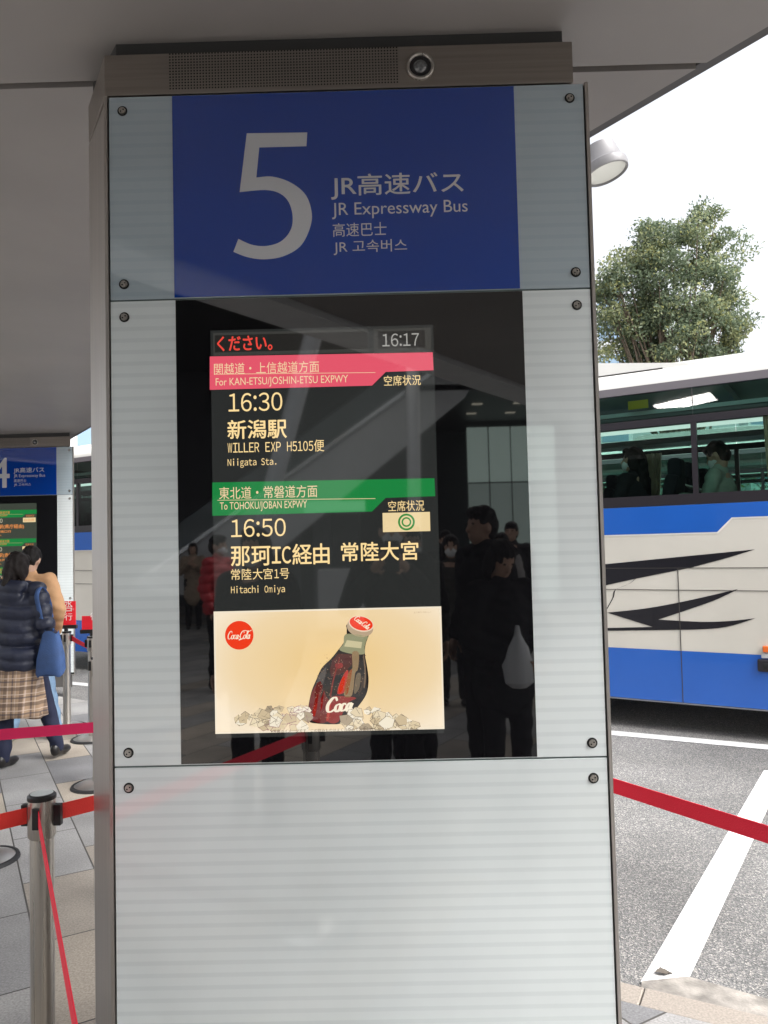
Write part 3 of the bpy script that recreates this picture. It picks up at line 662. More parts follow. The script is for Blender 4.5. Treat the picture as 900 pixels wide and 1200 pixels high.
def screen5(dgl):
    lcd = rect_px('screen', (250, 384, 514, 862), LCD, dgl, .0012)
    hd = rect_px('message_box', (250, 388, 432, 415), LCDH, lcd, .0018); rect_px('message_field', (252, 391, 431, 411), E_('field', '22211f'), hd, .0021)
    text_px('ください。', (255, 394, 319, 411), REDT, hd, .0026, bold=.0008)
    hd = rect_px('clock_box', (438, 385, 505, 414), LCDH, lcd, .0018); rect_px('clock_field', (443, 388, 498, 408), E_('field', '22211f'), hd, .0021)
    text_px('16:17', (448, 391, 491, 406), E_('clock', 'a3a29d'), hd, .0026, mode='fw')
    bn = banner(lcd, 417, PINK, '', '')
    text_px('関越道・上信越道方面', (251, 424.5, 374, 438), PALEPINK, bn, .0026)
    text_px('For KAN-ETSU/JOSHIN-ETSU EXPWY', (253, 441.5, 408, 453), PALEPINK, bn, .0026)
    text_px('空席状況', (450, 440, 493, 452), CREAM, lcd, .0026)
    text_px('16:30', (268, 460.5, 331, 482), CREAM, lcd, .0026, mode='fw')
    text_px('新潟駅', (267, 492, 336, 514), CREAM, lcd, .0026, bold=.0007)
    text_px('WILLER EXP H5105便', (267, 516.5, 380, 530.5), CREAM, lcd, .0026, mode='mono')
    text_px('Niigata Sta.', (267, 537, 324, 548), CREAM, lcd, .0026, mode='mono')
    bn = banner(lcd, 564.5, GREEN, '', '', 249, 509)
    text_px('東北道・常磐道方面', (257, 569.5, 372, 584), PALEPINK, bn, .0026)
    text_px('To TOHOKU/JOBAN EXPWY', (258, 587.5, 360, 599), PALEPINK, bn, .0026)
    text_px('空席状況', (455, 586.5, 497, 599), CREAM, lcd, .0026)
    seats_button(lcd, (448.5, 600.5, 504, 623))
    text_px('16:50', (271, 608, 335, 629), CREAM, lcd, .0026, mode='fw')
    text_px('那珂IC経由', (271, 638, 386, 662), CREAM, lcd, .0026, bold=.0006, mode='mono')
    text_px('常陸大宮', (400, 635, 490, 657), CREAM, lcd, .0026, bold=.0006)
    text_px('常陸大宮1号', (271, 666, 339, 679), CREAM, lcd, .0026, mode='mono')
    text_px('Hitachi Omiya', (271, 686, 334, 697), CREAM, lcd, .0026, mode='mono')
    poster(lcd)
def screen4(dgl):
    lcd = rect_px('screen', (250, 384, 514, 862), E_('display dim', '3b4238'), dgl, .0012)
    for k, (tm, st, dest) in enumerate((('16:20', '水戸駅(県庁経由)', '水戸駅南口行'), ('16:30', '水戸駅(赤塚経由)', 'みと号 水戸駅行'), ('16:40', '水戸駅', 'みと号'))):
        y = 418+k*146
        bn = banner(lcd, y, GREEN, '', '', 249, 509)
        text_px('東北道・常磐道方面', (257, y+5, 372, y+19), ORANGE, bn, .0026)
        text_px('To TOHOKU/JOBAN EXPWY', (258, y+23, 360, y+35), ORANGE, bn, .0026)
        text_px('空席状況', (455, y+22, 497, y+34), ORANGE, lcd, .0026)
        seats_button(lcd, (440, y+37, 505, y+60), '自由席')
        text_px(tm, (271, y+43, 335, y+64), E_('display pale', 'd8cdb0'), lcd, .0026, mode='fw')
        text_px(st, (271, y+72, 446, y+96), ORANGE, lcd, .0026, bold=.0012)
        text_px(dest, (271, y+102, 380, y+115), ORANGE, lcd, .0026, bold=.0008)
        text_px('Mito Sta.', (271, y+122, 334, y+132), ORANGE, lcd, .0026, mode='mono')
pylon((0, 0, 0), '5', 'tall bus stop pylon with big white 5 on blue and a lit timetable screen', screen5)
pylon((-4.12, 6.65, 0), '4', 'farther bus stop pylon with number 4 behind the people queueing', screen4)
# ============================================================ BUSES
BO = np.array([1.967, 4.793, -.12]); BD = np.array([.8502, -.526, 0]); BN = np.array([.526, .8502, 0]); BRZ = math.atan2(-.526, .8502)
def bpx(px, py):
    d = ray(px, py); o = np.array([BO[0], BO[1], 0]); t = ((o-CAM) @ BN)/(d @ BN); v = CAM+d*t
    return float((v-o) @ BD), float(v[2]+.12)
def z7(x, y): return bpx(690+x*.2333, 400+y*.2333)
def z8(x, y): return bpx(690+x*.2333, 600+y*.2334)
def bin_(px, py, y):
    d = ray(px, py); o = np.array([BO[0], BO[1], 0])+BN*y; t = ((o-CAM) @ BN)/(d @ BN); v = CAM+d*t
    return float((v-o) @ BD), float(v[2]+.12)
def z7i(x, y, dep): return bin_(690+x*.2333, 400+y*.2333, dep)
CREAMP = mat('cream bus paint', (.66, .63, .56), .2, spec=.5, coat=.7, var=.05, vscale=1.6)
WHITEP = mat('white bus paint', (.80, .79, .75), .25, coat=.5, var=.03, vscale=1.5)
BLUEP = mat('blue bus paint', (.015, .115, .50), .2, coat=.6, var=.04, vscale=2)
NAVYP = mat('dark swoosh film', (.008, .008, .013), .25, coat=.15)
GASK = mat('window gasket', (.018, .015, .02), .35)
SEATM = mat('dark seat fabric', (.022, .022, .03), .9, bump=.3, bscale=120)
CURT = mat('beige curtain cloth', (.72, .62, .47), .9)
GLASS = tint_glass('green tinted glass', (.53, .71, .65)); GLASSD = tint_glass('dark tinted glass', (.40, .58, .53))
S0, S1, BW = -8.6, 3.4, 2.5
ZW0, ZW1 = 1.895, 2.885
def decal(name, pts, m, root, d): return mk(name, [(s, -d, z) for s, z in pts], [list(range(len(pts)))], m, root)
def bus(label, full=True):
    root = empty('parked_bus', BO, BRZ); tag(root, label, 'bus', 'coaches standing at the platform')
    zs = .255
    # body shell below the windows with real openings for nothing but wheels outside; both sides, floor and ends
    bm = bmesh.new()
    for y0, y1 in ((0, .05), (BW-.05, BW)):
        a_box(bm, (S0+.25, y0, zs), (S1-.25, y1, ZW0))
    a_box(bm, (S0+.25, .06, .95), (S1-.25, BW-.06, 1.02)); a_box(bm, (S0+.25, .06, zs+.05), (S1-.25, BW-.06, zs+.1))
    mkbm('body', bm, CREAMP, root, bev=.01)
    for nm, e, sg in (('front', S0, 1), ('rear', S1, -1)):
        pl = [(e+sg*.26, 0), (e+sg*.10, .06), (e+sg*.02, .3), (e, 1.25), (e+sg*.02, 2.2), (e+sg*.10, 2.44), (e+sg*.26, BW)]
        bm = bmesh.new(); a_prism(bm, pl, zs, 1.25 if sg > 0 else 1.7); f = mkbm(nm+'_end', bm, CREAMP, root)
        bm = bmesh.new(); a_prism(bm, pl, 1.25 if sg > 0 else 1.7, 2.88); mkbm('windscreen' if sg > 0 else 'rear_window', bm, mat('black end glass', (.01, .012, .013), .05, spec=.8), root)
        for yy in (.35, BW-.35):
            bm = bmesh.new(); a_ell(bm, (e-sg*.0, yy, .75), (.05, .16, .09)); mkbm('headlight' if sg > 0 else 'tail_light', bm, mat('lamp glass', (.6, .6, .6), .1) if sg > 0 else mat('red lamp', (.5, .02, .02), .15), root, smooth=True)
    prof = [(0, ZW1), (-.004, 2.945), (.004, 2.99), (.035, 3.05), (.09, 3.095), (.2, 3.14), (.6, 3.19), (1.25, 3.2)]
    prof = prof+[(BW-y, z) for y, z in prof[-2::-1]]
    V = [(x, y, z) for x in (S0+.02, S1-.02) for y, z in prof]+[(x, min(max(y, .05), BW-.05), max(z-.05, ZW1)) for x in (S0+.02, S1-.02) for y, z in prof]
    n = len(prof); F = []
    for i in range(n-1): F += [(i, i+1, n+i+1, n+i), (2*n+i, 3*n+i, 3*n+i+1, 2*n+i+1)]
    F += [tuple(range(n-1, -1, -1)), tuple(range(n, 2*n)), (0, n, 3*n, 2*n), (n-1, 3*n-1, 4*n-1, 2*n-1)]
    r = mk('roof', V, F, WHITEP, root, True); r.data.set_sharp_from_angle(angle=R(50))
    # pod of the air conditioner, tapering to its end
    pod = bmesh.new(); e0 = z7(425, 120)[0]
    pp = [(e0-3.6, 3.1), (e0-3.3, 3.34), (e0-1.6, 3.34), (e0-.7, 3.25), (e0+.05, 3.10), (e0+.25, 3.075), (e0+.25, 3.0), (e0-3.6, 3.0)]
    a = [pod.verts.new((x, .06, z-.045*(z > 3.2))) for x, z in pp]; b = [pod.verts.new((x, .3, z)) for x, z in pp]; c = [pod.verts.new((x, BW-.3, z)) for x, z in pp]; dd = [pod.verts.new((x, BW-.06, z-.045*(z > 3.2))) for x, z in pp]
    k = len(pp)
    for p, q in ((a, b), (b, c), (c, dd)):
        for i in range(k): pod.faces.new((p[i], p[(i+1) % k], q[(i+1) % k], q[i]))
    pod.faces.new(a); pod.faces.new(dd)
    mkbm('air_conditioner', pod, WHITEP, root, smooth=True)
    # glazing: gasket bands, transom bar, posts, two rows of panes
    zt0, zt1 = 2.578, 2.640
    bm = bmesh.new()
    for y0, y1 in ((.004, .05), (BW-.05, BW-.004)):
        a_box(bm, (S0+.26, y0, ZW0+.002), (S1-.26, y1, 1.985)); a_box(bm, (S0+.26, y0, 2.868), (S1-.26, y1, ZW1-.002)); a_box(bm, (S0+.26, y0+.003, zt0), (S1-.26, y1-.003, zt1))
        for j in range(-5, 2):
            s = .765+1.62*j
            if s < S0+.4 or s > S1-.4: continue
            a_box(bm, (s-.022, y0+.002, 1.985), (s+.022, y1-.002, zt0))
    mkbm('window_frame', bm, GASK, root)
    bm = bmesh.new(); a_box(bm, (S0+.26, -.004, 2.872), (S1-.26, .0035, 2.938)); mkbm('rain_gutter', bm, mat('grey gutter', (.16, .145, .16), .4), root)
    for side, yy in ((0, .012), (1, BW-.012)):
        xs = [S0+.26]+[.765+1.62*j for j in range(-5, 2) if S0+.4 < .765+1.62*j < S1-.4]+[S1-.26]
        for x0, x1 in zip(xs, xs[1:]):
            p = mk('window', [(x0+.023, yy, 1.986), (x1-.023, yy, 1.986), (x1-.023, yy, zt0-.001), (x0+.023, yy, zt0-.001)], [(0, 1, 2, 3)], GLASS, root)
            mk('pane', [(x0+.004, yy, zt1+.001), (x1-.004, yy, zt1+.001), (x1-.004, yy, 2.867), (x0+.004, yy, 2.867)], [(0, 1, 2, 3)], GLASSD, p)
    # livery
    def ext(pts): return pts
    top = ZW0-.002
    b0 = z8(75, 125)[1]; p1, p2, p3 = z8(645, 100), z8(718, 27), z8(900, 19)
    decal('blue_band', [(S0+.28, b0), p1, p2, (S1-.3, p2[1]), (S1-.3, top), (S0+.28, top)], BLUEP, root, .003)
    decal('white_pinstripe', [(S0+.28, b0-.012), (p1[0]+.008, p1[1]-.012), (p2[0]+.005, p2[1]-.011), (S1-.3, p2[1]-.011), (S1-.3, p2[1]+.01), (p2[0], p2[1]+.01), p1, (S0+.28, b0+.01)], WHITEP, root, .002)
    lz = z8(100, 687)[1]+.015
    decal('blue_skirt', [(S0+.28, zs+.002), (S1-.28, zs+.002), (S1-.28, lz), (S0+.28, lz)], BLUEP, root, .003)
    sw = [z8(*p) for p in ((835, 188), (690, 232), (510, 280), (370, 308), (235, 335))]
    decal('swoosh', [(-4.4, z8(80, 320)[1]), (-1.2, z8(80, 262)[1]-.0), z8(80, 262), z8(450, 226)]+sw+[z8(85, 368), (-1.4, z8(85, 368)[1]-.10), (-4.4, z8(80, 320)[1]-.16)], NAVYP, root, .003)
    cv = [z8(*p) for p in spline([(236, 334), (200, 362), (135, 390), (122, 430), (90, 488)], 5)]
    V, F = [], []
    for s, z in cv: V += [(s-.006, -.003, z-.003), (s+.006, -.003, z+.003)]
    for i in range(len(cv)-1): F.append((2*i, 2*i+1, 2*i+3, 2*i+2))
    mk('swoosh_line', V, F, NAVYP, root)
    up_ = [z8(*p) for p in spline([(92, 505), (300, 482), (520, 440), (752, 386)], 5)]+[z8(*p) for p in spline([(752, 386), (640, 440), (500, 490), (350, 540)], 5)][1:]
    lo_ = [z8(*p) for p in spline([(350, 540), (560, 551), (710, 547), (838, 533)], 5)][1:]+[z8(*p) for p in spline([(838, 533), (700, 575), (560, 589), (330, 593)], 5)][1:]
    decal('swoosh', up_+lo_+[z8(95, 596), z8(95, 582), z8(322, 577)], NAVYP, root, .0036)
    # panel joints
    bm = bmesh.new()
    for z in (z8(480, 281)[1], z8(480, 392)[1]): a_box(bm, (S0+.3, -.0045, z-.0022), (S1-.3, -.001, z+.0022))
    z_ = z8(480, 281)[1]; sv = z8(460, 600)[0]
    for s in (sv-4.6, sv-3.1, sv-1.55, sv, sv+1.6): a_box(bm, (s-.003, -.0047, zs), (s+.003, -.001, z_-.0023))
    mkbm('panel_joint', bm, mat('joint shadow', (.05, .045, .04), .8), root)
    box('skirt_edge', (S0+.3, -.003, zs-.012), (S1-.3, .04, zs-.001), mat('grey skirt edge', (.2, .2, .22), .4), root)
    # side marker lamp, reflector and flap handle
    a_, b_ = z8(876, 702), z8(940, 674); box('marker_lamp', (a_[0], -.03, a_[1]), (b_[0], .001, b_[1]), mat('orange lens', (.8, .16, .03), .2), root, bev=.006)
    a_, b_ = z8(868, 733), z8(945, 712); box('reflector', (a_[0], -.012, a_[1]), (b_[0], .001, b_[1]), mat('white lens', (.6, .62, .64), .2), root, bev=.004)
    a_, b_ = z8(850, 800), z8(960, 742); h = box('flap_handle', (a_[0], -.025, a_[1]), (b_[0], .001, b_[1]), GASK, root, bev=.02)
    bm = bmesh.new(); a_box(bm, (a_[0]+.04, -.034, (a_[1]+b_[1])/2-.02), (b_[0]-.02, -.024, (a_[1]+b_[1])/2+.02)); mkbm('grip', bm, M['black_pl'], h, bev=.006)
    # wheels
    for sx in (S0+2.6, S1-2.4+1.1):
        for yy in (.02, BW-.3):
            w_ = empty('wheel'); w_.parent = root; w_.location = (sx, yy, .5)
            bm = bmesh.new(); a_tube(bm, (0, 0, 0), (0, .28, 0), .5, .5, 40); mkbm('tyre', bm, M['rubber'], w_, smooth=True, bev=.03)
            bm = bmesh.new(); a_tube(bm, (0, -.01, 0), (0, .02, 0), .29, .29, 32); mkbm('rim', bm, M['steel'], w_, smooth=True)
    # inside: racks with bright edges, seats, curtains
    box('pod_joint', (e0-3.5, .052, 3.07), (e0-.1, .07, 3.079), mat('joint shadow', (.05, .045, .04), .8), root)
    for yy in (.12, BW-.5):
        box('luggage_rack', (S0+.5, yy, 2.66), (S1-.5, yy+.38, 2.72), mat('grey rack', (.22, .24, .25), .5), root, bev=.01)
    box('rack_edge', (S0+.5, .105, 2.70), (S1-.5, .119, 2.735), mat('bright rack edge', (.8, .85, .85), .3), root)
    for yy in (.505,): box('light_strip', (S0+.5, yy, 2.60), (S1-.5, yy+.012, 2.635), mat('lit strip', (.8, .8, .8), .4, emit='f4fff8'), root)
    box('sticker', (z7(182, 0)[0], .02, z7(182, 345)[1]), (z7(284, 0)[0], .022, z7(200, 300)[1]), mat('yellow sticker', (.75, .55, .05), .5), root)
    k = 0
    s = SEAT0
    while s > S0+1.0: s -= .92
    s += .92
    while s < S1-.6:
        for yy in (.12, .60, 1.44, 1.92):
            st = empty('seat'); st.parent = root; st.location = (s, yy, 1.20)
            bm = bmesh.new(); a_box(bm, (-.46, .0, .32), (.0, .44, .46)); mkbm('cushion', bm, SEATM, st, bev=.04)
            bm = bmesh.new(); v0 = [(-.02, .30), (.10, .30), (.24, .96), (.13, .98)]
            pa = [bm.verts.new((x, .01, z)) for x, z in v0]; pb = [bm.verts.new((x, .43, z)) for x, z in v0]
            bm.faces.new(pa); bm.faces.new(pb[::-1])
            for i in range(4): bm.faces.new((pa[i], pb[i], pb[(i+1) % 4], pa[(i+1) % 4]))
            mkbm('backrest', bm, SEATM, st, bev=.035)
            box('headrest', (.125, .10, .93), (.245, .34, 1.12), SEATM, st, bev=.04)
        s += .92
    def curtain(s0, s1, yy):
        V, F = [], []; nn = 40
        for i in range(nn+1):
            x = s0+(s1-s0)*i/nn; y = yy+.022*math.sin(i*1.25)
            for q, z in enumerate((1.99, 2.3, 2.6)): V.append((x+(x-(s0+s1)/2)*(-.12*(2-q)), y, z))
        for i in range(nn):
            for q in (0, 1): F.append((3*i+q, 3*i+3+q, 3*i+4+q, 3*i+1+q))
        mk('curtain', V, F, CURT, root, True)
    c0, c1 = bin_(735, 515, BW-.09)[0], bin_(775, 515, BW-.09)[0]
    for j in (-3, -2, -1, 0, 1):
        o = 1.62*j
        if j == 0: curtain(c0, c1, BW-.09); curtain(z7(872, 480)[0], z7(990, 480)[0], .08); continue
        curtain(.765+o-.15, .765+o+.15, BW-.09)
    return root
SEAT0 = z7i(345, 640, .36)[0]-.02
b1 = bus('blue and cream coach with dark swooshes and two masked passengers behind its windows')
b2 = copy_tree(b1); b2['label'] = 'second white coach seen through the windows of the blue and cream coach'
v = BO+BN*6.0+BD*1.5; b2.location = v
CURC = None
# passengers
def in_bus(s, y, z=1.02): v = BO+BD*s+BN*y; return (v[0], v[1], BO[2]+z)
h1 = z7i(245, 640, .36); h2 = z7i(672, 600, .36)
p1_ = person('woman with long black hair and pale mask sitting behind the left bus window', in_bus(h1[0]-.03, .36, h1[1]+.08-1.165*1.56/1.7), BRZ+R(74), 1.56, DARKC, BLACKC, 'long', seat=True, headturn=R(22), hands=[(-.12, .30, .72), (.12, .30, .72)], elbows=[(-.25, .04, .74), (.25, .04, .74)])
p2 = person('masked passenger in pale green top reading a book on the bus', in_bus(h2[0]-.03, .36, h2[1]+.05-1.165*1.6/1.7), BRZ+R(84), 1.6, cloth('pale green knit', (.40, .50, .42)), BLACKC, 'short', seat=True, headtilt=R(26), hands=[(-.10, .32, .80), (.10, .32, .80)], elbows=[(-.25, .06, .74), (.25, .06, .74)], fingers=True, hat=None)
hb = z7i(555, 735, .36)
bk = empty('book', in_bus(hb[0], .36, hb[1]-.02), BRZ); tag(bk, 'open white book held by the reading passenger on the bus', 'book')
bm = bmesh.new()
for sg in (-1, 1):
    q = [bm.verts.new(p) for p in ((-.09, 0, .02), (.09, 0, -.05), (.09, sg*.13, -.03), (-.09, sg*.13, .04))]; q2 = [bm.verts.new((p.co.x, p.co.y, p.co.z+.012)) for p in q]
    bm.faces.new(q[::-1]); bm.faces.new(q2)
    for i in range(4): bm.faces.new((q[i], q[(i+1) % 4], q2[(i+1) % 4], q2[i]))
mkbm('pages', bm, mat('white paper', (.78, .77, .73), .8), bk)

# ============================================================ TREES beyond the buses
BARK = mat('bark', (.12, .09, .065), .9, var=.3, vscale=14, bump=.6, bscale=30)
def leafmat(name, c):
    m = mat(name, c, .5, spec=.4); t = m.node_tree; b = t.nodes['Principled BSDF']
    at = t.nodes.new('ShaderNodeAttribute'); at.attribute_name = 'tone'
    r = ramp(t, [(0, tuple(x*.7 for x in c)), (.5, c), (.9, (c[0]*2.0, c[1]*1.6, c[2]*1.3)), (1, (c[0]*2.2, c[1]*1.7, c[2]*1.1))]); t.links.new(at.outputs['Fac'], r.inputs[0]); t.links.new(r.outputs[0], b.inputs['Base Color'])
    tl = t.nodes.new('ShaderNodeBsdfTranslucent'); t.links.new(r.outputs[0], tl.inputs[0]); mx = t.nodes.new('ShaderNodeMixShader'); mx.inputs[0].default_value = .42
    t.links.new(b.outputs[0], mx.inputs[1]); t.links.new(tl.outputs[0], mx.inputs[2]); t.links.new(mx.outputs[0], t.nodes['Material Output'].inputs[0])
    return m
LEAF = leafmat('tree leaves', (.16, .21, .13))
def tree(label, base, lobes, size, nclump, per, clr, trunk_h, leaf=.12, group='trees beyond the buses'):
    root = empty('broadleaf_tree', base); tag(root, label, 'tree', group); B = np.array(base)
    cl = []
    wts = np.array([l[1][0]*l[1][1]*l[1][2] for l in lobes]); wts = wts/wts.sum()
    for i in range(nclump):
        c, r = lobes[RNG.choice(len(lobes), p=wts)]; u = RNG.normal(size=3); u /= np.linalg.norm(u); rad = RNG.uniform(.25, 1)**.45
        cl.append(np.array(c)+u*np.array(r)*rad)
    cl = np.array(cl)
    bm = bmesh.new(); top = np.array([0, 0, trunk_h])
    a_tube(bm, (0, 0, -.02), top, .17*size, .11*size, 12)
    for i in range(0, len(cl), 3):
        e = cl[i]-B; mid = top*RNG.uniform(.85, 1)+(e-top)*.45+RNG.normal(size=3)*.12*size; a_tube(bm, top*.97, mid, .05*size, .03*size, 7, False); a_tube(bm, mid, e, .03*size, .008*size, 6, False)
    mkbm('trunk', bm, BARK, root, smooth=True)
    V, F, T = [], [], []
    for c in cl-B:
        tone = RNG.uniform(0, .8); n = int(per*RNG.uniform(.6, 1.4)); cr = clr*RNG.uniform(.65, 1.25)
        # sprigs: little fans of leaves
        for k in range(n):
            u = RNG.normal(size=3); u /= np.linalg.norm(u); p = c+u*np.array([1, 1, .7])*cr*RNG.uniform(.2, 1)**.5
            ax = RNG.normal(size=3)+np.array([0, 0, -.25]); ax /= np.linalg.norm(ax); q = np.cross(ax, RNG.normal(size=3)); q /= np.linalg.norm(q)
            L = leaf*RNG.uniform(.6, 1.25); w_ = L*.24; tn = min(1, max(0, tone+RNG.normal()*.16)); tn = tn if RNG.uniform() < .97 else 1.
            b = len(V); V += [p, p+ax*L*.5+q*w_, p+ax*L, p+ax*L*.5-q*w_]; F.append((b, b+1, b+2, b+3)); T.append(tn)
    o = mk('crown', V, F, LEAF, root)
    at = o.data.attributes.new('tone', 'FLOAT', 'FACE'); at.data.foreach_set('value', T)
    return root
def lob(px, py, y, rpx, rz):                      # a lobe of the crown: centre and radii
    D = (y+1.973)/900.; return (onY(px, py, y), (rpx*D, rpx*D*.9, rz*D))
YT = 17.
bs = onY(800, 600, YT); bs[2] = -.12
tree('large leafy tree showing above the roof of the coach', tuple(bs), [lob(793, 330, YT, 66, 78), lob(720, 350, YT, 24, 50), lob(725, 400, YT, 30, 30), lob(826, 285, YT, 28, 50), lob(736, 335, YT, 36, 62), lob(735, 385, YT+.4, 38, 46), lob(800, 390, YT, 70, 52), lob(868, 300, YT, 24, 22), lob(862, 372, YT, 26, 36), lob(772, 280, YT, 28, 26), lob(808, 245, YT, 18, 18), lob(880, 310, YT, 18, 30), lob(760, 265, YT, 20, 20)], 1.0, 270, 190, .38, 3.4, .10)
for i, (px, y, h) in enumerate(((560, 19, 4.6), (930, 21, 5.2), (690, 24, 4.2), (1010, 18, 4.8))):
    b_ = onY(px, 600, y); b_[2] = -.12; c = (b_[0], b_[1], h*.66)
    tree(('green tree behind the pylon beyond the coaches', 'tree right of the large tree beyond the second coach', 'low tree at the left edge of the large tree', 'tree outside the right of the picture beyond the coaches')[i], tuple(b_), [(c, (1.9, 1.7, 1.5)), ((c[0]+.9, c[1], c[2]-.5), (1.3, 1.2, 1))], 1.1, 70, 60, .6, 2.0)

# ============================================================ STREET LAMP
LG = mat('grey lamp paint', (.17, .165, .17), .4, var=.05)
c = onY(711, 190, 8.9)
lp = empty('street_lamp', (c[0]-.75, 8.9, -.12)); tag(lp, 'grey drum shaped street lamp head beside the blue and white pylon', 'street lamp')
lx = .75; lz = c[2]+.12
tube('post', (0, 0, 0), (0, 0, lz+.25), .075, LG, lp, .055)
tube('arm', (0, 0, lz+.12), (lx-.1, -.02, lz+.12), .035, LG, lp)
hd = bpy.data.objects.new('lamp_head', None); link(hd, lp); hd.location = (lx-.06, 0, lz); hd.rotation_euler = (R(-6), R(-14), 0); hd.scale = (1.2, 1.2, 1.45)
lathe('housing', [(.0, .16), (.17, .16), (.20, .145), (.235, -.02), (.27, -.05), (.275, -.09), (.262, -.13), (.245, -.135), (.235, -.11)], LG, hd, 40)
lathe('diffuser', [(.236, -.112), (.15, -.125), (.0, -.13)], mat('lamp diffuser', (.62, .62, .58), .25), hd, 40)

# ============================================================ STANCHIONS AND BELTS
BELT = mat('red belt webbing', (.94, .014, .05), .6, bump=.2, bscale=300); BELTC = mat('crimson belt webbing', (.62, .009, .09), .65, bump=.2, bscale=300); BELTO = mat('faded red belt webbing', (.80, .04, .03), .7, bump=.2, bscale=300)
def stanchion(loc, label, rz=0, h=.82):
    r = empty('belt_stanchion', loc, rz); tag(r, label, 'stanchion', 'steel belt stanchions')
    lathe('base', [(.0, .035), (.06, .034), (.12, .024), (.148, .012)], M['base_steel'], r, 40); lathe('rubber_ring', [(.146, .016), (.163, .014), (.168, .0), (.0, .0)], M['rubber'], r, 40)
    lathe('post', [(.032, .03), (.032, h-.115)], M['steel'], r, 32)
    hd_ = lathe('head', [(.033, h-.118), (.0375, h-.112), (.0375, h-.012)], M['steel'], r, 36)
    lathe('head_rim', [(.0378, h-.012), (.0386, h-.01), (.0386, h-.001), (.034, h+.003), (.0, h+.0035)], M['black_pl'], r, 36)
    lathe('top_sticker', [(.0305, h+.0042), (.0, h+.0045)], mat('pale sticker', (.7, .74, .72), .35), r, 30)
    for a in (0, 90, 180, 270):
        bm = bmesh.new()
        d = Vector((math.cos(R(a)), math.sin(R(a)), 0)); e = Vector((-d.y, d.x, 0))
        b0 = [d*.034+e*.009*s+Vector((0, 0, z)) for s, z in ((-1, h-.085), (1, h-.085), (1, h-.026), (-1, h-.026))]; b1 = [p+d*(.022 if a in (0, 180) else .009) for p in b0]
        q0 = [bm.verts.new(p) for p in b0]; q1 = [bm.verts.new(p) for p in b1]
        bm.faces.new(q0[::-1]); bm.faces.new(q1)
        for i in range(4): bm.faces.new((q0[i], q0[(i+1) % 4], q1[(i+1) % 4], q1[i]))
        mkbm('belt_clip', bm, M['black_pl'], r, bev=.002)
    return r
def belt(p, q, label, m, sag=.015, wd=.044, twist=0):
    p, q = Vector(p), Vector(q); V, F = [], []; n = 14
    d = (q-p); nn = Vector((-d.y, d.x, 0)).normalized()*.0009
    for i in range(n+1):
        t = i/n; c_ = p.lerp(q, t)-Vector((0, 0, 4*sag*t*(1-t))); upv = Vector((0, 0, wd/2))
        if twist: upv.rotate(Matrix.Rotation(twist*math.sin(math.pi*t), 3, d.normalized()))
        V += [c_+upv+nn, c_-upv+nn, c_-upv-nn, c_+upv-nn]
    for i in range(n):
        for k in range(4): F.append((4*i+k, 4*i+(k+1) % 4, 4*i+4+(k+1) % 4, 4*i+4+k))
    F += [(0, 1, 2, 3), (4*n+3, 4*n+2, 4*n+1, 4*n)]
    o = mk('barrier_belt', V, F, m); tag(o, label, 'barrier belt', 'red barrier belts'); return o
H_ = .765
def topZ(px, py, z=.765): return onZ(px, py, z)
sA = onZ(49, 931, .82); sA[2] = 0
stanchion(tuple(sA), 'nearest steel stanchion in front of the pylon\'s left side')
s2 = onZ(-20, 1009, 0); s2 = (s2[0], s2[1], 0); stanchion(s2, 'stanchion at the left picture edge with its shiny round base showing')
s3 = onZ(115, 921, 0); s3 = (s3[0], s3[1], 0); stanchion(s3, 'stanchion whose black base shows beside the pylon edge')
s4 = (-3.13, 3.95, 0); stanchion(s4, 'stanchion left of the woman in the plaid skirt')
s5 = onZ(78, 740, .82); s5 = (s5[0], s5[1], 0); stanchion(s5, 'stanchion carrying the red sign beside the tan coat')
s6 = (.95, .28, 0)
pr = onY(718, 918, -.02)
e_r = np.array([1.75, -.35]); 
# belt to the right: measured where it leaves the pylon and where it leaves the picture
rA, rB = topZ(720, 921), topZ(900, 978)
dr = (rB-rA); sR1 = rA-dr*1.16; sR2 = rB+dr*1.3
stanchion((sR1[0], sR1[1], 0), 'stanchion hidden behind the pylon holding the right hand belt'); stanchion((sR2[0], sR2[1], 0), 'stanchion outside the right of the picture')
belt((sR1[0], sR1[1], H_), (sR2[0], sR2[1], H_), 'red belt crossing the road view on the right', BELT, .0)
lA, lB = topZ(0, 966), topZ(38, 957); rA2, rB2 = topZ(62, 951), topZ(103, 941)
dl = (lA-lB); lend = np.array(sA)+dl/np.linalg.norm(dl[:2])*1.5
belt((sA[0]-.03, sA[1]+.0, H_), (lend[0], lend[1], H_), 'orange red belt running left from the nearest stanchion', BELTO, .0)
stanchion((lend[0], lend[1], 0), 'stanchion outside the left of the picture nearest the camera')
rd = (rB2-rA2)/np.linalg.norm(rB2-rA2); sL1 = np.array(sA)+rd*.95
stanchion((sL1[0], sL1[1], 0), 'stanchion behind the pylon holding the orange red belt')
belt((sA[0]+.035, sA[1]+.012, H_), (sL1[0], sL1[1], H_), 'orange red belt passing from the nearest stanchion behind the pylon', BELTO, .0)
nb = onZ(90, 1200, H_); dn = np.array([nb[0]-sA[0], nb[1]-sA[1]]); ne = np.array([sA[0], sA[1]])+dn*1.35
belt((sA[0]+.006, sA[1]-.035, H_), (ne[0], ne[1], H_), 'belt seen edge on running from the nearest stanchion towards the camera', BELT, .0)
stanchion((ne[0], ne[1], 0), 'stanchion below the camera outside the picture')
fA, fB = onZ(0, 861, H_), onZ(103, 853, H_); df = fB-fA
fe0, fe1 = fA-df*.9, fB+df*.75
belt((fe0[0], fe0[1], H_), (fe1[0], fe1[1], H_), 'crimson belt in front of the woman\'s shins', BELTC, .0)
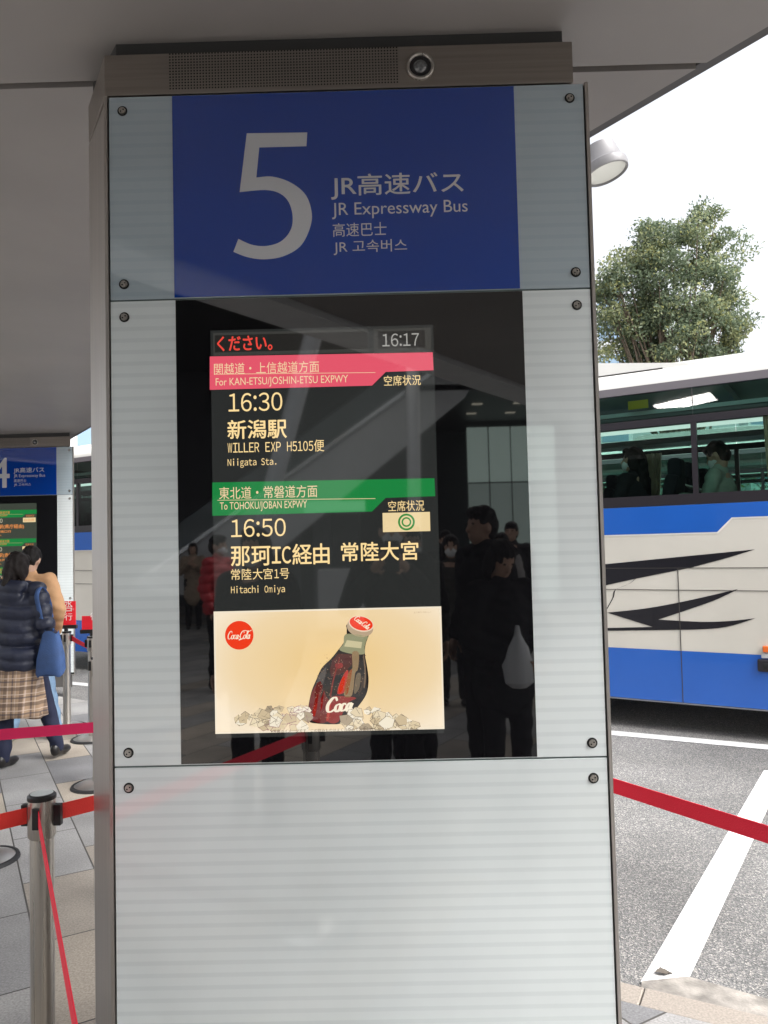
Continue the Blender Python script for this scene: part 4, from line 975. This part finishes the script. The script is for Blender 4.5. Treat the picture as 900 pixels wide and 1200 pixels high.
stanchion((fe0[0], fe0[1], 0), 'stanchion outside the left holding the crimson belt'); stanchion((fe1[0], fe1[1], 0), 'stanchion behind the pylon holding the crimson belt')
v5 = Vector(s5)
belt((s5[0]+.04, s5[1], .765), (s5[0]+.95, s5[1]-.75, .70), 'short red belt sloping down behind the red sign', BELT, .06, twist=.5)
belt((s5[0]+.1, s5[1]+1.2, .95), (s5[0]+1.9, s5[1]+.7, .9), 'distant red belt glimpsed between the two pylons', BELTC, .06)
# red queue sign on its stanchion
def redsign(loc, w_, h, label, txt, rz):
    g = empty('queue_sign', loc, rz); tag(g, label, 'sign', 'red queue signs')
    box('board', (-w_/2, -.004, .03), (w_/2, .004, .03+h), mat('red sign board', (.72, .02, .035), .4), g, bev=.002)
    box('holder', (-w_/2-.01, -.02, 0), (w_/2+.01, .02, .032), M['black_pl'], g, bev=.004); tube('bracket', (0, 0, -.03), (0, 0, .002), .016, M['black_pl'], g)
    wm = mat('sign white print', (.8, .78, .76), .5); x = w_/2
    for k, ch in enumerate(txt): text_xz(ch, -.01-.028*0, .055, .03+h*(.80-.27*k)-.012, .03+h*(.80-.27*k)+.05, wm, g, .0056)
    text_xz('高速バス', x*.45, x*.86, .03+h*.62, .03+h*.70, wm, g, .0056)
    return g
redsign((s5[0], s5[1]-.01, .845), .165, .205, 'red queue sign with white writing on the stanchion by the tan coat', '水戸行', R(6))
c2 = onZ(99, 746, .82); redsign((c2[0]+.06, c2[1], .845), .16, .11, 'small red sign seen past the edge of pylon 4', '行', 0); stanchion((c2[0]+.06, c2[1], 0), 'stanchion below the small red sign by pylon 4')

# ============================================================ PEOPLE IN VIEW
NAVYJ = mat('navy puffer nylon', (.018, .022, .042), .42, spec=.4, var=.15, vscale=12, bump=.35, bscale=45)
TANC = cloth('tan wool coat', (.46, .27, .145)); DENIM = mat('blue denim', (.17, .27, .40), .85, var=.25, vscale=12, bump=.2, bscale=300)
PL = plaid('plaid skirt cloth')
pw = person('woman in navy puffer jacket and brown plaid skirt seen from behind', (-2.60, 3.52, 0), R(-8), 1.50, NAVYJ, mat('navy leggings', (.01, .014, .04), .8), 'pony', mask=False, quilted=True, hood=True, skirt=PL, headtilt=R(14), coat=.10,
            feet=[(-.06, -.09, .09), (.2, .24, .10)], hands=[(-.20, .16, .92), (.20, .18, .93)], elbows=[(-.27, -.02, 1.12), (.27, -.03, 1.12)], bulk=1.2, hair=mat('dark brown hair', (.014, .010, .009), .6, spec=.25, var=.3, vscale=30, stretch=(8, 8, 1), bump=.5, bscale=30))
pt = person('person in tan coat and blue jeans standing behind the woman in navy', (-2.90, 4.28, -.0), R(4), 1.56, TANC, DENIM, 'short', mask=False, headtilt=R(30), coat=.12, feet=[(-.10, -.05, .09), (.26, -.02, .09)], shoes=mat('white trainers', (.7, .69, .66), .5), bulk=1.12, lean=R(10),
            hands=[(-.19, .2, .95), (.19, .2, .95)], elbows=[(-.27, -.0, 1.13), (.27, .0, 1.13)])
DEN2 = mat('blue bag canvas', (.045, .095, .24), .8, var=.2, vscale=10, bump=.25, bscale=120)
c = onY(58, 792, 3.40)
tb = empty('tote_bag', (c[0], 3.42, c[2]), R(-14)); tag(tb, 'blue canvas tote bag hanging from the shoulder of the woman in navy', 'bag')
bm = bmesh.new(); pr_ = []
for z, wx, wy in ((0, .095, .04), (.03, .105, .055), (.13, .098, .05), (.25, .07, .035), (.30, .06, .025)):
    pr_.append([bm.verts.new((wx*math.copysign(abs(math.cos(a))**.6, math.cos(a)), wy*math.copysign(abs(math.sin(a))**.6, math.sin(a)), z+.012*math.sin(3*a)+.06*wx*math.cos(a))) for a in np.arange(24)*math.pi/12])
for a, b in zip(pr_, pr_[1:]):
    for i in range(24): bm.faces.new((a[i], a[(i+1) % 24], b[(i+1) % 24], b[i]))
bm.faces.new(pr_[0][::-1])
mkbm('sack', bm, DEN2, tb, smooth=True)
V, F = [], []
for i, q in enumerate(spline([(-.05, -.01, .29), (-.062, -.03, .42), (-.075, -.05, .56), (-.085, .02, .615), (-.07, .08, .5), (-.02, .04, .30)], 6)):
    V += [(q[0]-.016, q[1], q[2]), (q[0]+.016, q[1]+.004, q[2])]
    if i: F.append((2*i-2, 2*i-1, 2*i+1, 2*i))
so_ = mk('strap', V, F, DEN2, tb, True); md = so_.modifiers.new('t', 'SOLIDIFY'); md.thickness = .004
# ============================================================ THE PLAZA BEHIND THE CAMERA (it shows as reflections in the glass)
WALLD = mat('dark station wall', (.045, .045, .05), .6, var=.2, vscale=1); GREYW = mat('grey panel wall', (.58, .59, .60), .5, var=.08, vscale=1.5); COLM = mat('grey column paint', (.6, .61, .63), .4, var=.05)
st = empty('station_building', (0, -20, 0)); tag(st, 'dark station building across the plaza reflected in the display glass', 'building')
def lbox(nm, lo, hi, m, par=st, o=(0, -20, 0), **k): return box(nm, tuple(np.array(lo)-o), tuple(np.array(hi)-o), m, par, **k)
lbox('wall', (-24, -19.2, 0), (18, -18.6, 7.5), WALLD)
lbox('deck', (-24, -18.6, 6.3), (12, -8.6, 7.2), mat('deck soffit', (.06, .06, .06), .6, var=.1, vscale=1))
lbox('deck_edge', (-24, -8.6, 6.2), (12, -8.45, 7.3), GREYW)
lbox('ceiling', (.3, -18.6, 4.5), (12, -13, 4.62), mat('dark lobby ceiling', (.06, .06, .06), .5))
for i in range(4):
    for j in range(2): lbox('downlight', (1.0+i*.9, -15.8+j*1.2, 4.485), (1.22+i*.9, -15.65+j*1.2, 4.499), mat('downlight', (.8, .8, .7), .4, emit='fff4dc'))
for i in range(4):
    a, b = refl(547+i*26, 500, 17.0), refl(571+i*26, 500, 17.0); zt_, zm, zb = refl(550, 501, 17)[2], refl(550, 566, 17)[2], .05
    g = mat('lit frosted glass', (.3, .36, .34), .2, emit=(.75, .95, .86))
    p = lbox('glass_wall', (a[0], -17.1, zm+.02), (b[0], -17.0, zt_), g); lbox('glass_wall', (a[0], -17.1, zb), (b[0], -17.0, zm-.02), mat('frosted glass dim', (.25, .3, .28), .2, emit=(.42, .52, .48)))
for x0, x1 in ((331, 352), (366, 388)): a, b = refl(x0, 592, 14), refl(x1, 640, 14); lbox('door', (a[0], -14.06, .02), (b[0], -14.0, a[2]), mat('grey door', (.16, .17, .18), .4))
a, b = refl(318, 560, 14.2), refl(420, 560, 14.2); lbox('wall_panel', (a[0], -14.4, 0), (b[0], -14.1, 3.0), mat('slate wall', (.09, .095, .10), .5))
a, b = refl(372, 668, 11), refl(450, 700, 11); lbox('counter', (a[0], -11.5, .12), (b[0], -11.0, a[2]), mat('white counter', (.6, .6, .6), .4), bev=.01)
a, b = refl(356, 588, 11.5), refl(428, 599, 11.5); lbox('hanging_sign', (a[0], -11.56, b[2]), (b[0], -11.5, a[2]), mat('pale green sign', (.45, .6, .5), .4, emit=(.4, .6, .48)))
# added fill lamps under deck and lobby ceiling, to brighten the reflected plaza
for x_, y_ in ((-12, -11.5), (0, -11.0), (5, -14.5)):
    la = bpy.data.lights.new('plaza_fill_lamp', 'AREA'); la.shape = 'RECTANGLE'; la.size = 2.5; la.size_y = .5; la.energy = 100; la.color = (1, .97, .92)
    lo_ = bpy.data.objects.new('plaza_fill_lamp', la); COL.objects.link(lo_); lo_.location = (x_, y_, 6.2 if y_ > -13 else 4.4); lo_.rotation_euler = (R(35), 0, 0)
# escalator
es = empty('escalator', (0, -13, 0)); tag(es, 'grey sided escalator rising to the right in the display reflection', 'escalator')
def slope(nm, pts, Y, th, m, d=0):
    q = [refl(*p, Y) for p in pts]; bm = bmesh.new()
    A = [bm.verts.new((v.x, v.y+13, v.z)) for v in q]; B = [bm.verts.new((v.x, v.y+13-th, v.z)) for v in q]; n = len(q)
    bm.faces.new(A); bm.faces.new(B[::-1])
    for i in range(n): bm.faces.new((A[i], A[(i+1) % n], B[(i+1) % n], B[i]))
    return mkbm(nm, bm, m, es)
slope('side_panel', [(150, 690), (520, 428), (560, 440), (545, 465), (300, 668), (240, 700)], 13.0, .12, GREYW)
slope('balustrade', [(150, 655), (505, 400), (520, 426), (150, 688)], 13.05, .03, mat('balustrade glass', (.07, .09, .09), .08, spec=.8))
slope('handrail', [(150, 650), (505, 396), (505, 401), (150, 655)], 13.0, .08, M['rubber'])
slope('steel_trim', [(150, 688), (520, 424), (520, 429), (150, 693)], 12.93, .08, M['chrome'])
slope('side_panel', [(150, 655), (505, 400), (520, 426), (150, 688)], 14.3, .1, mat('far escalator side', (.2, .2, .21), .4))
for nm, top, bot, Y, r in (('leaning_column', (392, 300), (268, 762), 9.3, .135), ('round_column', (483, 395), (487, 715), 11.8, .12)):
    a, b = refl(*top, Y), refl(*bot, Y); a = b+(a-b)*((6.4-b.z)/(a.z-b.z)); b = b+(a-b)*((0-b.z)/(a.z-b.z))
    c_ = empty('steel_column', tuple(b)); tag(c_, 'slanted grey steel column holding up the station deck' if 'lean' in nm else 'upright grey steel column beside the escalator', 'column')
    tube('shaft', (0, 0, 0), tuple(a-b), r, COLM, c_, n=28); lathe('foot_plate', [(r+.12, 0), (r+.12, .03), (r, .035)], M['steel'], c_)
# people in the plaza
def stand(px, Y): v = onY(px, 640, Y); return (v[0], -v[1], 0)
REDP = mat('red puffer nylon', (.50, .02, .03), .45, var=.1, bump=.3, bscale=45); BEIGE = cloth('beige coat cloth', (.34, .26, .19)); PALE = cloth('pale grey knit', (.42, .40, .39)); OLIVE = cloth('dark olive coat', (.05, .05, .042)); DGREY = cloth('dark grey coat', (.028, .028, .03))
GP = 'people waiting in the plaza'
person('bearer of the phone, in dark jumper, taking the picture', (.10, -2.66, 0), R(2), 1.70, cloth('black jumper', (.018, .018, .02)), BLACKC, 'short', mask=True, hands=[(-.085, .47, 1.37), (.085, .47, 1.37)], elbows=[(-.27, .16, 1.14), (.27, .16, 1.14)], fingers='fold', group=GP)
ph = empty('phone', (.0936, -1.984, 1.5)); tag(ph, 'black phone held up in both hands', 'phone'); bm = bmesh.new(); a_box(bm, (-.038, -.009, -.14), (.038, -.001, .022)); mkbm('case', bm, M['black_pl'], ph, bev=.003)
box('display', (-.035, -.0096, -.136), (.035, -.0091, .018), mat('phone display', (.02, .02, .025), .1), ph)
person('man in red puffer jacket with white mask standing side on', stand(255, 6.3), R(-70), 1.64, REDP, BLACKC, 'short', quilted=True, group=GP, bulk=1.1)
person('woman in beige coat looking at a phone far across the plaza', stand(226, 12.6), R(-10), 1.62, BEIGE, BLACKC, 'long', coat=.35, mask=False, hands=[(-.07, .25, 1.3), (.08, .25, 1.25)], elbows=[(-.24, .06, 1.12), (.24, .06, 1.12)], group=GP)
person('masked person in black standing next to the phone holder', stand(300, 2.25), R(15), 1.60, BLACKC, BLACKC, 'bob', group=GP, bulk=1.1)
person('dark haired person behind the phone holder', stand(480, 3.3), R(-15), 1.62, DGREY, BLACKC, 'short', group=GP)
person('woman in white mask with long hair and dark coat', stand(528, 5.3), R(4), 1.57, OLIVE, BLACKC, 'long', coat=.25, group=GP)
person('tall man in black hooded jacket turned to the side', stand(566, 2.9), R(60), 1.72, BLACKC, BLACKC, 'short', mask=False, hood=True, group=GP, bulk=1.15)
person('woman in black coat looking down holding a plastic bag', stand(586, 2.35), R(-25), 1.50, BLACKC, BLACKC, 'bob', mask=False, headtilt=R(30), coat=.2, hands=[(-.1, .28, 1.0), (.12, .28, .98)], elbows=[(-.27, .02, 1.12), (.27, .02, 1.12)], group=GP, bulk=1.15)
person('man in dark jacket at the back of the plaza', stand(600, 7.6), R(20), 1.74, DGREY, BLACKC, 'short', mask=False, group=GP)
person('woman in pale top and white mask beside the man at the back', stand(588, 7.0), R(30), 1.60, PALE, BLACKC, 'bob', group=GP)
person('person in black with a pale cap far behind', stand(522, 7.9), R(-5), 1.66, BLACKC, BLACKC, 'short', group=GP)
v = stand(604, 2.05)
pb = empty('plastic_bag', (v[0], v[1]-.02, .74)); tag(pb, 'white plastic carrier bag hanging from the hand of the woman in black', 'bag')
bm = bmesh.new(); rr_ = []
for z, wx, wy in ((0, .04, .03), (.03, .085, .06), (.12, .095, .065), (.22, .06, .04), (.29, .02, .015), (.34, .012, .01)):
    rr_.append([bm.verts.new((wx*math.cos(a)*(1+.12*math.sin(5*a+z*30)), wy*math.sin(a)*(1+.1*math.cos(4*a)), z)) for a in np.arange(20)*math.pi/10])
for a, b in zip(rr_, rr_[1:]):
    for i in range(20): bm.faces.new((a[i], a[(i+1) % 20], b[(i+1) % 20], b[i]))
bm.faces.new(rr_[0][::-1]); bm.faces.new(rr_[-1]); pb.scale = (.85, .85, .95); mkbm('sack', bm, mat('white plastic film', (.66, .67, .68), .35), pb, smooth=True)

# ============================================================ FAR BUILDINGS
def office(label, x, y, wx, dy, h, c, rz=0):
    o = empty('office_building', (x, y, -.12), rz); tag(o, label, 'building', 'office buildings on the skyline')
    bm = bmesh.new(); a_box(bm, (-wx/2, 0, 0), (wx/2, dy, h)); mkbm('wall', bm, c, o)
    bm = bmesh.new(); nz = int(h/3.6)
    for k in range(nz):
        n = int(wx/3)
        for i in range(n): a_box(bm, (-wx/2+wx*(i+.12)/n, -.04, k*3.6+1.1), (-wx/2+wx*(i+.88)/n, .02, k*3.6+3.1))
    q = mkbm('window', bm, mat('pale blue window glass', (.25, .36, .48), .1), o); q['kind'] = 'stuff'
    return o
FB = mat('pale facade', (.68, .70, .72), .7)
x1 = onY(915, 400, 95); office('pale office building at the right edge behind the large tree', x1[0]+2, 95, 12, 14, 26, FB, R(-20))
x2 = onY(690, 400, 80); office('pale office building showing between pylon and tree', x2[0]-3, 80, 14, 14, 30, FB, R(-15))
x3 = onY(60, 560, 70); office('long pale building far behind the left coach', x3[0]-6, 70, 40, 14, 16, FB, R(10))
